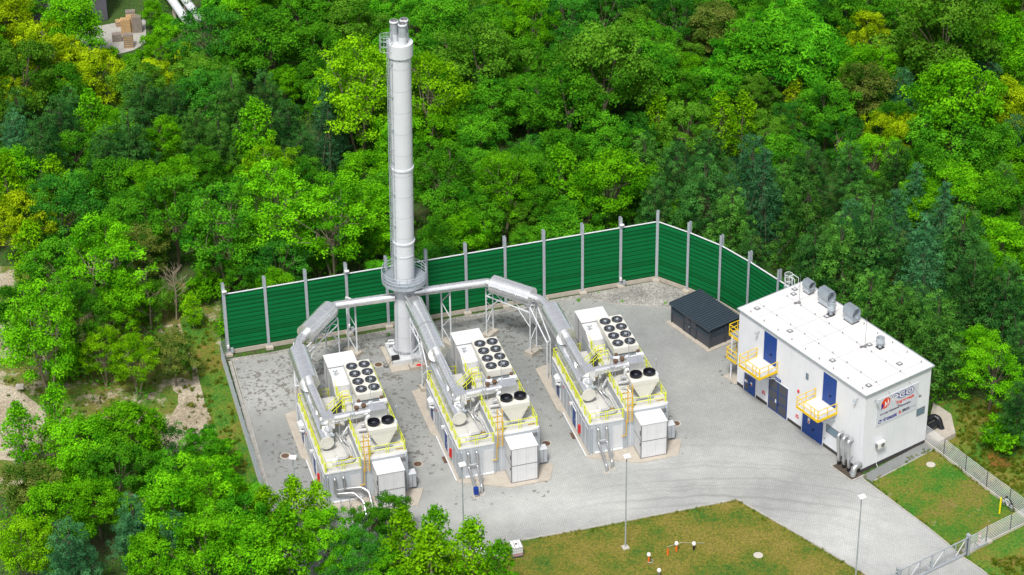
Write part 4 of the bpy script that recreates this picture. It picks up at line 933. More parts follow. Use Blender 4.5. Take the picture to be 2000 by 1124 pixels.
# ------------------------------------------------------------------ the white plant building
BY = R(124.83); B0 = Vector((33.0045, 198.6266, 0)); BRZ = BY - math.pi / 2
BX = Vector((math.sin(BY), -math.cos(BY), 0)); BL_ = Vector((math.cos(BY), math.sin(BY), 0))   # local x: along the end wall, local y: along the long front
BLEN, BW, BH = 18.535, 8.313, 9.03
def BP(w, l, z=0.0): return B0 + BX * w + BL_ * l + Vector((0, 0, z))
def text(s, size, x, z, mat, parent, name='lettering', off=0, depth=.012, y=-.06, shear=0, wid=None, bold=0):
    c = bpy.data.curves.new('t', 'FONT'); c.body = s; c.size = size; c.extrude = 0; c.offset = off + bold; c.shear = shear
    o = bpy.data.objects.new('t', c); COL.objects.link(o); dg = bpy.context.evaluated_depsgraph_get(); me = bpy.data.meshes.new_from_object(o.evaluated_get(dg))
    xs = [v.co.x for v in me.vertices]; k = 1
    if wid: k = wid / (max(xs) - min(xs))
    for v in me.vertices: v.co = Vector((x + (v.co.x - min(xs)) * k, y, z + v.co.y))
    bpy.data.objects.remove(o); bpy.data.curves.remove(c)
    me.name = name; me.materials.clear(); me.materials.append(MATS[mat]); q = bpy.data.objects.new(name, me); COL.objects.link(q); q.parent = parent; return q
def disc(n, cx, cz, rx, rz, y, a0=0, a1=2 * math.pi, tilt=0):
    pts = []
    for i in range(n):
        t = a0 + (a1 - a0) * i / n; u, v = rx * math.cos(t), rz * math.sin(t); pts.append((cx + u + v * tilt, y, cz + v))
    return pts
def face(b, pts):
    a = sum(pts[i][0] * pts[(i + 1) % len(pts)][2] - pts[(i + 1) % len(pts)][0] * pts[i][2] for i in range(len(pts)))
    if a < 0: pts = pts[::-1]
    b.add(pts, [tuple(range(len(pts)))]); return b
def building():
    T = thing('plant_building', 'white two-storey plant building with blue doors and flat white roof', 'building', B0, BRZ)
    MB().b2(0, BW, 0, BLEN, .42, BH - .12).build('walls', 'render_wall', T)
    MB().b2(.03, BW - .03, .03, BLEN - .03, -.05, .42).build('plinth', 'plinth', T)
    r = MB().b2(-.14, BW + .14, -.14, BLEN + .14, BH - .12, BH + .03).build('roof', 'trim', T)
    MB().b2(-.12, BW + .12, -.12, BLEN + .12, BH + .03, BH + .05).build('membrane', 'roof_membrane', r)
    b = MB(); b.b2(-.2, -.14, -.16, BLEN + .16, BH - .08, BH + .05); b.b2(BW + .14, BW + .22, -.16, BLEN + .16, BH - .08, BH + .09); b.b2(-.2, BW + .2, -.2, -.14, BH - .08, BH + .07); b.b2(-.2, BW + .2, BLEN + .14, BLEN + .2, BH - .08, BH + .07)
    b.build('gutter', 'galv', r)
    # roof seams, anchors, hatches
    b = MB(); zc = BH + .052
    for w in (2.1, 5.2): b.b2(w - .014, w + .014, .3, BLEN - .3, zc, zc + .012)
    for l in (1.0, 6.3, 9.8, 12.6, 16.2): b.b2(.5, BW - .3, l - .012, l + .012, zc, zc + .01)
    for l, w0 in ((14.6, 2.6), (14.0, 3.6), (10.5, 2.6), (10.0, 3.5), (3.2, 7.0)): b.b2(w0 - .01, w0 + .01, l - 1.0, l + 1.0, zc, zc + .01)
    b.build('seam', 'logo_grey', r)
    b = MB()
    for w in (.45, 2.1, 5.2, BW - .4):
        for k in range(9): b.lathe((w + random.uniform(-.05, .05), 1.0 + k * 2.05, zc), [(.09, 0), (.04, .05), (.03, .2), (0, .22)], 8)
    b.build('conductor_holder', 'trim', r)
    for l, w in ((17.5, 1.35), (12.5, 1.31), (6.2, 1.24), (17.4, 5.95), (18.0, 6.62), (12.35, 5.9), (6.15, 5.9), (2.0, 6.0), (1.0, 1.2)):
        h = MB().b2(w - .26, w + .26, l - .26, l + .26, zc, zc + .05).build('drain_hatch', 'trim', r); MB().b2(w - .13, w + .13, l - .13, l + .13, zc + .05, zc + .08).build('hatch_lid', 'grey_white', h)
    for l, w in ((15.83, 5.32), (6.15, 5.32)):
        b = MB().tube((w, l, zc), (w, l, zc + 3.3), .022, 6); b.lathe((w, l, zc), [(.2, 0), (.18, .12), (.06, .2), (0, .22)], 12); b.box((w - .35, l + .1, zc + .08), (.3, .2, .12)); b.build('lightning_rod', 'trim', r)
    # vents
    def hood(l, w, rx, h, L, bh):
        v = MB(); v.b2(w - rx * .75, w + rx * .75, l - L / 2 + .15, l + L / 2 - .15, zc, zc + bh); o = v.build('roof_vent', 'galv', T)
        k = .3; z0 = zc + bh - .1; P = [(w - rx * (1 - k), z0), (w + rx * (1 - k), z0), (w + rx, z0 + h * k), (w + rx, z0 + h * (1 - k)), (w + rx * (1 - k) * .8, z0 + h), (w - rx * (1 - k) * .8, z0 + h), (w - rx, z0 + h * (1 - k)), (w - rx, z0 + h * k)]
        q = MB(); n = len(P)
        q.add([(x, l - L / 2, z) for x, z in P] + [(x, l + L / 2, z) for x, z in P], [(i, (i + 1) % n, n + (i + 1) % n, n + i) for i in range(n)] + [tuple(range(n, 2 * n))])
        c = Vector((w, 0, z0 + h / 2)); In = [(w + (x - w) * .9, c.z + (z - c.z) * .9) for x, z in P]
        q.add([(x, l - L / 2, z) for x, z in P] + [(x, l - L / 2, z) for x, z in In], [(i, n + i, n + (i + 1) % n, (i + 1) % n) for i in range(n)])
        q.add([(x, l - L / 2, z) for x, z in In] + [(w + (x - w) * .7, l - L / 2 + .5, c.z + (z - c.z) * .7) for x, z in In], [(i, n + i, n + (i + 1) % n, (i + 1) % n) for i in range(n)])
        q.build('hood', 'vent_steel', o); MB().add([(w + (x - w) * .7, l - L / 2 + .5, c.z + (z - c.z) * .7) for x, z in In], [tuple(range(n))]).build('grille', 'galv', o)
        MB().b2(w - rx * .85, w + rx * .85, l - L / 2 + .05, l + L / 2 - .05, zc, zc + .05).build('flashing', 'plinth', o)
    hood(16.8, 7.4, .44, .9, 1.05, .6); hood(14.1, 7.35, .56, 1.2, 1.5, .65); hood(10.4, 7.35, .56, 1.2, 1.4, .6)
    for l, w in ((12.36, 6.45), (5.2, 6.4)):
        o = MB().lathe((w, l, zc), [(.2, 0), (.2, .4), (.4, .62), (.42, .7), (.42, 1.15), (.38, 1.15), (.32, .75), (0, .75)], 24).build('roof_fan', 'galv', T); MB().b2(w - .32, w + .32, l - .32, l + .32, zc, zc + .08).build('flashing', 'plinth', o)
    # cat ladder at the far back corner
    b = MB()
    for s in (6.5, 7.0): b.tube((s, BLEN + .25, .5), (s, BLEN + .25, BH + 1.3), .03, 6)
    for k in range(22): b.tube((6.5, BLEN + .25, 1 + k * .4), (7.0, BLEN + .25, 1 + k * .4), .016, 5)
    b.path([(6.5, BLEN + .25, BH + 1.3), (6.5, BLEN - .6, BH + 1.3), (6.5, BLEN - .6, BH)], .03, 6).path([(7.0, BLEN + .25, BH + 1.3), (7.0, BLEN - .6, BH + 1.3), (7.0, BLEN - .6, BH)], .03, 6)
    for z in (BH - .6, BH, BH + .6, BH + 1.25): b.ring((6.75, BLEN + .6, z), .4, .025, 16)
    for k in range(7): a = k * math.pi / 6; b.tube((6.75 + .4 * math.cos(a), BLEN + .6 + .4 * math.sin(a), BH - 2), (6.75 + .4 * math.cos(a), BLEN + .6 + .4 * math.sin(a), BH + 1.25), .02, 5)
    b.build('cat_ladder', 'white_steel', T)
    # doors on the long front
    def door(l0, l1, z0, z1, name='door', leaves=2, label=None):
        d = MB().b2(-.03, .02, l0, l1, z0, z1).build(name, 'blue_door', T)
        if label: d['label'] = label
        f = MB(); f.b2(-.05, 0, l0 - .07, l0, z0, z1 + .07); f.b2(-.05, 0, l1, l1 + .07, z0, z1 + .07); f.b2(-.05, 0, l0, l1, z1, z1 + .07); f.build('frame', 'white_paint', d)
        m = (l0 + l1) / 2; MB().b2(-.036, -.029, m - .015, m + .015, z0 + .02, z1 - .02).build('leaf_joint', 'dark_steel', d)
        MB().box((-.09, m - .12, z0 + 1.05), (.1, .16, .09)).build('handle', 'black', d); return d
    door(12.75, 14.68, 5.2, 8.55, label='blue double door above the left balcony'); door(4.0, 5.93, 5.2, 8.5, label='blue double door above the right balcony')
    d = door(15.62, 17.38, .1, 2.2, label='blue entrance door with notices and glass at the left end')
    MB().b2(-.045, -.03, 16.75, 17.25, 1.45, 2.05).b2(-.045, -.03, 16.75, 17.25, .3, 1.0).build('pane', 'dark_glass', d)
    MB().b2(-.05, -.03, 16.9, 17.3, 1.1, 1.38).b2(-.05, -.03, 16.15, 16.4, 1.1, 1.5).build('notice', 'white_plastic', d)
    MB().b2(-.055, -.05, 16.2, 16.35, 1.15, 1.3).build('notice_mark', 'red', d); MB().b2(-.055, -.05, 16.95, 17.08, 1.15, 1.3).build('notice_mark', 'amber', d)
    d = door(5.53, 8.55, .06, 2.7, label='wide blue double door under the right balcony'); MB().b2(-.05, -.03, 7.45, 7.75, 1.5, 2.1).build('notice', 'white_plastic', d); MB().b2(-.055, -.05, 7.5, 7.7, 1.55, 1.78).build('notice_mark', 'red', d)
    d = door(10.8, 13.7, .06, 3.7, 'gate_door', label='tall blue double gate with dark louvred panels')
    b = MB()
    for k in range(2):
        for j in range(3): l0 = 10.95 + k * 1.42; b.b2(-.05, -.03, l0, l0 + 1.2, .2 + j * 1.18, 1.25 + j * 1.18)
    b.build('louvre_panel', 'louvre_dark', d)
    MB().b2(-.08, -.03, 12.45, 12.6, 1.2, 1.55).build('lock_plate', 'white_plastic', d)
    s = MB().b2(-.06, 0, 11.95, 12.75, 3.85, 4.15).build('sign_plate', 'blue_door', T); MB().b2(-.064, -.06, 12.05, 12.65, 3.98, 4.02).build('sign_line', 'white_plastic', s)
    for l0, l1, z0, z1 in ((8.1, 8.35, 6.35, 6.95),):
        o = MB().b2(-.03, 0, l0, l1, z0, z1).build('window', 'glass', T); MB().b2(-.04, -.002, l0 - .06, l0 + .01, z0 - .03, z1 + .03).b2(-.04, -.002, l1 - .01, l1 + .06, z0 - .03, z1 + .03).b2(-.042, -.001, l0 - .05, l1 + .05, z1, z1 + .05).b2(-.042, -.001, l0 - .05, l1 + .05, z0 - .05, z0).build('frame', 'trim', o)
    o = MB().b2(-.02, 0, 3.1, 5.07, 2.02, 2.85).build('window', 'glass', T); MB().b2(-.04, 0, 3.05, 5.12, 2.85, 2.9).b2(-.04, 0, 3.05, 5.12, 1.97, 2.02).b2(-.04, 0, 5.07, 5.12, 2.02, 2.85).b2(-.04, 0, 3.05, 3.1, 2.02, 2.85).build('frame', 'trim', o)
    o = MB().b2(6.86, 7.78, -.02, 0, 3.82, 4.55).build('window', 'glass', T); MB().b2(6.8, 7.84, -.04, 0, 4.55, 4.6).b2(6.8, 7.84, -.04, 0, 3.77, 3.82).b2(6.8, 6.86, -.04, 0, 3.82, 4.55).b2(7.78, 7.84, -.04, 0, 3.82, 4.55).b2(7.55, 7.6, -.035, 0, 3.82, 4.55).build('frame', 'trim', o)
    for l in (15.46, 1.07): MB().tube((-.02, l, 8.05), (-.4, l, 8.0), .05, 8).lathe((-.42, l, 7.9), [(.16, 0), (.14, .12), (0, .18)], 12).build('wall_lamp', 'galv', T)
    MB().tube((1.16, -.02, 8.05), (1.16, -.4, 8.0), .05, 8).lathe((1.16, -.42, 7.9), [(.16, 0), (.14, .12), (0, .18)], 12).build('wall_lamp', 'galv', T)
    for w in (2.79, 5.45): MB().tube((w, -.02, 8.35), (w, -1.5, 7.7), .014, 6).box((w, -1.6, 7.62), (.26, .2, .14), rx=.5).build('sign_spotlight', 'trim', T)
    MB().b2(-.12, 0, 9.2, 9.42, 4.2, 4.45).build('alarm_siren', 'red', T)
    for l in (9.35, 14.44):
        MB().b2(-.012, 0, l - .2, l + .2, 1.35, 1.5).b2(-.012, 0, l - .25, l - .05, 1.1, 1.3).b2(-.012, 0, l + .05, l + .22, 1.08, 1.3).build('fire_sign', 'red', T)
    MB().b2(-.03, 0, 5.25, 5.35, .95, 1.1).build('bell_push', 'black', T)
    # balconies
    def balcony(l0, l1, z, dep, lab):
        o = MB().b2(-dep, 0, l0, l1, z - .12, z).build('balcony', 'inlet_wall', T); o['label'] = lab
        b = MB(); b.b2(-dep - .03, -dep, l0 - .03, l1 + .03, z - .2, z + .1); b.b2(-dep, 0, l0 - .03, l0, z - .2, z + .1); b.b2(-dep, 0, l1, l1 + .03, z - .2, z + .1)
        rail(b, [(-.08, l0, z), (-dep, l0, z), (-dep, l1, z), (-.08, l1, z)], toe=False, step=1.1, pair=0, bars=(1.1, .58), r=.04)
        b.tube((-dep, (l0 + l1) / 2 - 1.0, z), (-dep, (l0 + l1) / 2 - 1.0, z + 1.1), .05, 6); b.build('guard_rail', 'yellow_paint', o)
        MB().tube((-dep + .1, l0 + .2, z - .15), (-.02, l0 + .2, z - 1.0), .06, 8).tube((-dep + .1, l1 - .2, z - .15), (-.02, l1 - .2, z - 1.0), .06, 8).build('strut', 'galv', o)
    balcony(12.5, 15.6, 4.95, 2.35, 'left white balcony with yellow rails'); balcony(3.75, 6.85, 4.95, 2.45, 'right white balcony with yellow rails')
    # stair landings on the far end wall
    def landing(z, w0, w1, l1, z1=None):
        o = MB().b2(w0, w1, BLEN + .05, l1, z - .12, z).build('stair_landing', 'galv', T)
        b = MB(); b.b2(w0 - .03, w0, BLEN + .05, l1, z - .2, z + .1); b.b2(w0, w1, l1, l1 + .03, z - .2, z + .1); rail(b, [(w0, BLEN + .1, z), (w0, l1, z), (w1, l1, z)], toe=False, step=1.2, pair=0, bars=(1.1, .58), r=.045); b.build('guard_rail', 'yellow_paint', o)
        return o
    landing(5.1, .25, 2.4, BLEN + 1.75); landing(2.6, -.1, 2.4, BLEN + 1.6)
    MB().tube((.2, BLEN + 1.2, .0), (.2, BLEN + 1.2, 4.98), .09, 10).tube((2.2, BLEN + 1.5, 0), (2.2, BLEN + 1.5, 4.98), .09, 10).build('stair_column', 'white_steel', T)
    b = MB()
    for k in range(10): b.b2(2.4 + k * .28, 2.68 + k * .28, BLEN + .2, BLEN + 1.3, 2.58 - k * .26, 2.62 - k * .26)
    b.build('stair_flight', 'dark_steel', T); MB().b2(-.2, 2.6, BLEN, BLEN + 1.9, -.02, .1).build('stair_footing', 'concrete', T)
    # air conditioner
    o = MB().b2(1.6, 2.55, -.48, -.08, 2.35, 2.98).build('air_conditioner', 'white_plastic', T)
    MB().tube((2.2, -.485, 2.66), (2.2, -.5, 2.66), .24, 18).build('grille', 'trim', o); MB().b2(1.56, 1.59, -.44, -.12, 2.42, 2.9).build('side_grille', 'trim', o)
    MB().path([(1.9, -.2, 2.35), (1.9, -.1, 2.1), (1.9, -.1, .3), (1.95, -.3, .02)], .03, 6).b2(1.7, 2.4, -.4, 0, 2.28, 2.34).build('drain_pipe', 'white_plastic', o)
    # signboard
    s = MB().b2(1.5, 6.72, -.05, 0, 4.75, 7.85).build('signboard', 'board', T); s['label'] = 'large pale signboard with red flame logo and eco lettering'
    b = MB(); face(b, disc(40, 2.56, 7.12, .56, .6, -.058, tilt=.12)); b.build('logo_disc', 'logo_red', s)
    b = MB(); face(b, [(2.38, -.064, 6.62), (2.68, -.064, 6.95), (2.66, -.064, 7.1), (2.45, -.064, 7.42), (2.47, -.064, 6.95)]); face(b, [(2.68, -.064, 6.62), (2.95, -.064, 7.0), (2.98, -.064, 7.2), (2.78, -.064, 7.62), (2.8, -.064, 7.05)]); b.build('logo_flame', 'logo_white', s)
    b = MB(); face(b, [(2.0, -.066, 6.42), (2.3, -.066, 6.85), (2.22, -.066, 7.15), (2.05, -.066, 7.2)]); b.build('logo_flame', 'logo_blue', s)
    text('eco', 1.5, 3.28, 6.95, 'logo_blue', s, 'large_lettering', bold=.075, wid=2.9, y=-.058); text('eco', 1.5, 3.34, 6.955, 'logo_white', s, 'large_lettering', bold=.0, wid=2.74, y=-.063)
    text('Kogeneracja', .46, 3.95, 6.42, 'logo_red', s, bold=.02, wid=2.25, shear=.15, y=-.058)
    text('Generalny Wykonawca - Konsorcjum:', .3, 1.95, 5.88, 'logo_dark', s, bold=.014, wid=3.9, shear=.15, y=-.058)
    b = MB(); face(b, disc(28, 1.98, 5.2, .2, .22, -.058, tilt=.1)); b.build('logo_disc', 'logo_blue', s); text('e', .42, 1.87, 5.08, 'logo_white', s, y=-.064, bold=.01)
    text('elemont', .62, 2.28, 5.03, 'logo_blue', s, bold=.03, wid=1.85, y=-.058)
    b = MB(); face(b, disc(24, 4.5, 5.28, .17, .17, -.058, R(20), R(200))); b.build('logo_disc', 'logo_maroon', s); b = MB(); face(b, disc(24, 4.54, 5.24, .17, .17, -.058, R(200), R(380))); b.build('logo_disc', 'logo_red', s)
    text('FEROX', .38, 4.78, 5.18, 'logo_dark', s, bold=.022, wid=1.02, shear=.2, y=-.058); text('energy', .22, 5.85, 5.22, 'logo_grey', s, wid=.7, y=-.058); MB().b2(4.8, 5.9, -.058, -.054, 5.1, 5.125).build('underline', 'logo_grey', s)
M('vent_steel', (.34, .39, .43), .38, .55, var=.15, scale=2); panel_mat('louvre_dark', (.07, .075, .09), .12, .5, .4, wid=.03, axis='z', dirt=0)
building()
# pipes and pit at the near corner
T = thing('pipe_pit', 'concrete edged pit at the near corner of the white building', 'pit', B0, BRZ)
MB().b2(-1.62, -1.5, -.55, 2.55, -.02, .12).b2(-1.5, -.02, 2.43, 2.55, -.02, .12).b2(-1.5, -.02, -.55, -.43, -.02, .12).build('kerb', 'kerb', T); MB().b2(-1.5, 0, -.43, 2.43, .005, .02).build('floor', 'bark_dark', T)
for k, l in enumerate((2.9, 2.2, 1.5)):
    T = thing('wall_pipe', ['first of three tall silver pipes at the near corner of the white building, leftmost', 'middle one of three tall silver pipes at the near corner of the white building', 'rightmost of three tall silver pipes at the near corner of the white building'][k], 'pipe', BP(-.65, l - .55), BRZ, 'silver pipes at the building corner')
    MB().path([(.65, .4, 3.2), (.0, .4, 3.2), (0, 0, .3)], .17, 16).build('pipe', 'pipe_steel', T); MB().tube((0, 0, .0), (0, 0, .4), .21, 16).build('sleeve', 'black', T); MB().box((.3, .2, 1.4), (.6, .06, .06)).build('bracket', 'galv', T)
T = thing('wall_duct', 'short fat silver elbow at the foot of the white building corner', 'pipe', BP(-1.0, .0), BRZ)
MB().path([(1.0, .1, 1.0), (.2, .1, 1.0), (0, 0, .05)], .3, 20).build('elbow', 'pipe_steel', T); MB().ring((0, 0, .5), .31, .025, 20).build('band', 'steel', T)
# vault behind the building with black pipe
vp = [(1822.5, 794.4), (1856.7, 816.9), (1865.5, 854), (1832, 872), (1806, 863)]
b = MB(); b.prism([tuple(at(*p)[:2]) for p in vp], -.02, .5); tag(b.build('pipe_vault', 'concrete', None), 'grey concrete slab behind the right end of the white building', 'slab')
p = at(1822, 835, .5); T = thing('black_pipe', 'thick black insulated pipe bending down onto the grey slab', 'pipe', p, BRZ)
MB().path([(-1.8, .3, 1.0), (.35, .3, 1.0), (.5, -.2, .9), (.55, -.6, 0)], .3, 16).path([(-1.8, -.5, .7), (.2, -.4, .7)], .26, 16).build('pipe', 'black', T); MB().ring((.55, -.6, .06), .3, .03, 16).build('clamp', 'dark_steel', T)
# ------------------------------------------------------------------ small things on the lawns
def ibc(u, v, lab, rz):
    p = at(u, v); T = thing('liquid_container', lab, 'tank', p, rz, 'caged white liquid tanks')
    MB().b2(-.5, .5, -.6, .6, 0, .14).build('pallet', 'dark_steel', T); MB().b2(-.47, .47, -.57, .57, .15, .42).build('tank_bottom', 'pink', T); MB().b2(-.47, .47, -.57, .57, .421, 1.12).build('tank', 'white_plastic', T)
    b = MB()
    for z in (.25, .5, .75, 1.0, 1.13):
        for x0, y0, x1, y1 in ((-.5, -.6, .5, -.6), (.5, -.6, .5, .6), (.5, .6, -.5, .6), (-.5, .6, -.5, -.6)): b.tube((x0, y0, z), (x1, y1, z), .016, 5)
    for i in range(6):
        x = -.5 + i * .2; b.tube((x, -.6, .14), (x, -.6, 1.13), .014, 5); b.tube((x, .6, .14), (x, .6, 1.13), .014, 5)
        y = -.6 + i * .24; b.tube((-.5, y, .14), (-.5, y, 1.13), .014, 5); b.tube((.5, y, .14), (.5, y, 1.13), .014, 5)
    b.tube((-.2, -.6, 1.15), (-.2, .6, 1.15), .03, 5); b.tube((.2, -.6, 1.15), (.2, .6, 1.15), .03, 5); b.build('cage', 'steel', T); MB().tube((0, 0, 1.12), (0, 0, 1.17), .11, 12).build('lid', 'rust', T)
ibc(1008, 1082, 'white caged liquid tank on the lawn edge, nearest the open grass', R(15)); ibc(975, 1090, 'white caged liquid tank half hidden in the treetops at the lawn edge', R(22)); ibc(940, 1096, 'leftmost white caged liquid tank behind the front treetops', R(10))
for (u, v, h, m, lab) in ((1267, 1098, .75, 'orange', 'leftmost orange hydrant stub with a grey hose in the brown lawn'), (1304, 1084, .7, 'orange', 'short orange stub tied with rope in the brown lawn'), (1321, 1077, .8, 'orange', 'orange stub with round white cap in the brown lawn'), (1355, 1074, .6, 'black', 'small black stub with white bag on top in the brown lawn'), (1287, 1128, .7, 'trim', 'dark stub with white cap at the lower edge of the lawn')):
    p = at(u, v); T = thing('stub_post', lab, 'post', p, 0, 'stubs standing in the lawn'); MB().tube((0, 0, 0), (0, 0, h), .1, 10).build('post', m, T)
    if u != 1304: MB().lathe((0, 0, h), [(.15, -.05), (.2, .1), (.14, .26), (0, .3)], 12).build('cap', 'white_plastic', T)
    else: MB().box((0, 0, h), (.25, .05, .05), .6).build('knot', 'rust', T)
    if u == 1267: MB().ring((.1, .0, .12), .28, .03, 16, 6, R(-150), R(60)).build('hose', 'steel', T)
a, b_ = at(1304, 1070), at(1376, 1062); tag(MB().path([a + Vector((0, 0, .1)), at(1330, 1066) + Vector((0, 0, .35)), b_ + Vector((0, 0, .05))], .02, 5).build('rope', 'concrete', None), 'thin rope strung between the stubs in the brown lawn', 'rope')
p = at(1952, 1003); T = thing('marker_post', 'yellow marker post in the grass before the bicycle', 'post', p); MB().tube((0, 0, 0), (.0, 0, 1.75), .085, 10).build('post', 'yellow_bright', T) if 'yellow_bright' in MATS else MB().tube((0, 0, 0), (0, 0, 1.75), .085, 10).build('post', 'yellow_paint', T)
MB().lathe((0, 0, 1.75), [(.1, 0), (.09, .06), (0, .08)], 10).build('cap', 'yellow', T)
p = at(1912, 1062); T = thing('warning_post', 'red and white striped post behind the wire fence by the gate', 'post', p); MB().tube((0, 0, 0), (0, 0, 1.1), .1, 10).build('post', 'red_white', T); MB().lathe((0, 0, 1.1), [(.1, 0), (.09, .05), (0, .07)], 10).build('cap', 'red', T)
def bicycle():
    A, B = at(1950, 982), at(1982, 1004); d = B - A; a = math.atan2(d.y, d.x); T = thing('bicycle', 'silver bicycle leaning on the wire fence behind the yellow post', 'bicycle', (A + B) / 2, a); L = 1.08; b = MB(); 
    T.rotation_euler.x = R(-10)
    for x, nm in ((-L / 2, 'wheel'), (L / 2, 'wheel')):
        w = MB()
        for i in range(28):
            t0, t1 = 2 * math.pi * i / 28, 2 * math.pi * (i + 1) / 28; w.tube((x + .34 * math.cos(t0), 0, .34 + .34 * math.sin(t0)), (x + .34 * math.cos(t1), 0, .34 + .34 * math.sin(t1)), .028, 6, cap=False)
        q = w.build(nm, 'tyre', T); w = MB()
        for i in range(10): t = i * .628; w.tube((x, 0, .34), (x + .32 * math.cos(t), 0, .34 + .32 * math.sin(t)), .006, 4)
        w.tube((x, -.05, .34), (x, .05, .34), .035, 8); w.build('spokes', 'galv', q)
    bb, st, hd, s2 = (.05, 0, .3), (.2, 0, .82), (-.32, 0, .85), (-.36, 0, .72)
    b.tube(bb, st, .03, 6).tube(st, hd, .03, 6).tube(bb, s2, .036, 6).tube(bb, (L / 2, 0, .34), .022, 6).tube(st, (L / 2, 0, .34), .02, 6).tube(s2, (-L / 2, 0, .34), .03, 6).tube(s2, (-.3, 0, 1.0), .028, 6); b.build('frame', 'white_steel', T)
    MB().tube((.2, 0, .82), (.23, 0, .95), .025, 6).box((.24, 0, .98), (.27, .14, .07)).build('saddle', 'black', T); MB().tube((-.3, -.3, 1.02), (-.3, .3, 1.02), .022, 6).box((-.3, .0, 1.05), (.15, .2, .1)).build('handlebar', 'black', T)
    MB().box((.42, 0, .75), (.35, .14, .03)).build('rack', 'black', T)
bicycle()
# ------------------------------------------------------------------ far left corner: warehouse, pallets, heating mains
def far_at(u, v, z=0): return at(u, v, z)
p = far_at(120, 95); T = thing('warehouse', 'dark grey warehouse half hidden by trees in the far left corner', 'building', (p.x - 8, p.y + 6, 0), R(8))
MB().b2(-14, 13, 0, 22, 0, 7).build('walls', 'warehouse', T); MB().b2(-14.2, 13.2, -.2, 22.2, 7, 7.3).build('roof', 'trim', T); MB().b2(5, 8, -.05, 0, 0, 3.6).build('roller_door', 'steel', T); MB().b2(-10, -9, -.03, 0, 4, 5).b2(-4, -3, -.03, 0, 4, 5).build('window', 'glass', T)
sheet('loading_yard', [(60, 60), (200, 50), (284, 34), (286, 84), (262, 98), (240, 104), (205, 112), (60, 125)], .01, 'kerb')
def pallets(u, v, n, mats, rz, lab):
    p = far_at(u, v); T = thing('pallet_stack', lab, 'pallet stack', p, rz, 'stacks of wooden pallets')
    for k in range(n):
        b = MB(); z = k * .15
        for y in (-.35, 0, .35): b.b2(-.6, .6, y - .06, y + .06, z, z + .11)
        for i in range(6): x = -.53 + i * .212; b.b2(x - .07, x + .07, -.42, .42, z + .112, z + .14)
        b.build('pallet', mats[k % len(mats)], T)
PL = [(252, 92, 12, ['wood_new', 'wood_old'], .1, 'stack of pale pallets nearest the front of the far pallet group'), (247, 66, 14, ['wood_new'], .1, 'fresh yellow pallet stack on the left of the far pallet group'), (258, 62, 15, ['wood_new'], .1, 'fresh yellow pallet stack in the centre of the far pallet group'),
      (269, 62, 15, ['wood_old'], .1, 'weathered grey pallet stack at the right of the far pallet group'), (256, 42, 10, ['wood_old'], .1, 'weathered pallet stack at the back of the far pallet group'), (236, 50, 5, ['wood_new', 'wood_old'], .3, 'low pallet stack at the back left of the far pallet group'), (229, 80, 7, ['wood_old'], .2, 'brown pallet stack half covered by leaves at the far left')]
for a in PL: pallets(*a)
for k, (u0, v0, u1, v1) in enumerate(((330, -8, 362, 38), (352, -14, 384, 30))):
    A, B = at(u0, v0, 2.5), at(u1, v1, 2.5); e = (B - A).normalized(); T = thing('heating_main', ['left one of two fat silver overground pipes at the top edge', 'right one of two fat silver overground pipes at the top edge'][k], 'pipe', (0, 0, 0), 0, 'overground heating pipes')
    MB().tube(A - e * 20, B + e * 1.0, .55, 20).build('pipe', 'white_steel', T)
    for t in (-15, -6, 2): q = A + e * t; MB().box((q.x, q.y, 1.0), (.4, .4, 2.0)).build('support', 'concrete', T)
tag(MB().box((0, 0, .6), (.8, .5, .35)).build('rubble_heap', 'stone_white', None, at(40, 765)), 'small heap of pale stones on the left clearing', 'stones')
# ------------------------------------------------------------------ trees
rng = np.random.default_rng(11)
def leaf_mesh(name, P, N, S_, tint, asp=.6, jit=.35, axis=None):
    """one small four-cornered leaf face per point; P centres, N rough normals, S_ sizes"""
    n = len(P); N = N + rng.normal(0, jit, (n, 3)); N /= np.linalg.norm(N, axis=1)[:, None]
    A = rng.normal(0, 1, (n, 3)) if axis is None else axis + rng.normal(0, .25, (n, 3))
    A -= N * (A * N).sum(1)[:, None]; A /= np.linalg.norm(A, axis=1)[:, None] + 1e-9; B = np.cross(N, A)
    s = S_[:, None] / 2; V = np.stack([P + A * s, P + B * s * asp, P - A * s * .9 - N * s * .25, P - B * s * asp], 1).reshape(-1, 3)
    me = bpy.data.meshes.new(name); me.vertices.add(n * 4); me.loops.add(n * 4); me.polygons.add(n)
    me.vertices.foreach_set('co', V.ravel().astype(np.float32)); me.loops.foreach_set('vertex_index', np.arange(n * 4, dtype=np.int32))
    me.polygons.foreach_set('loop_start', np.arange(0, n * 4, 4, dtype=np.int32)); me.polygons.foreach_set('loop_total', np.full(n, 4, np.int32)); me.update()
    a = me.attributes.new('tint', 'FLOAT', 'FACE'); a.data.foreach_set('value', np.clip(tint, 0, 1).astype(np.float32)); me.update(); return me
def unit(n):
    d = rng.normal(0, 1, (n, 3)); return d / np.linalg.norm(d, axis=1)[:, None]
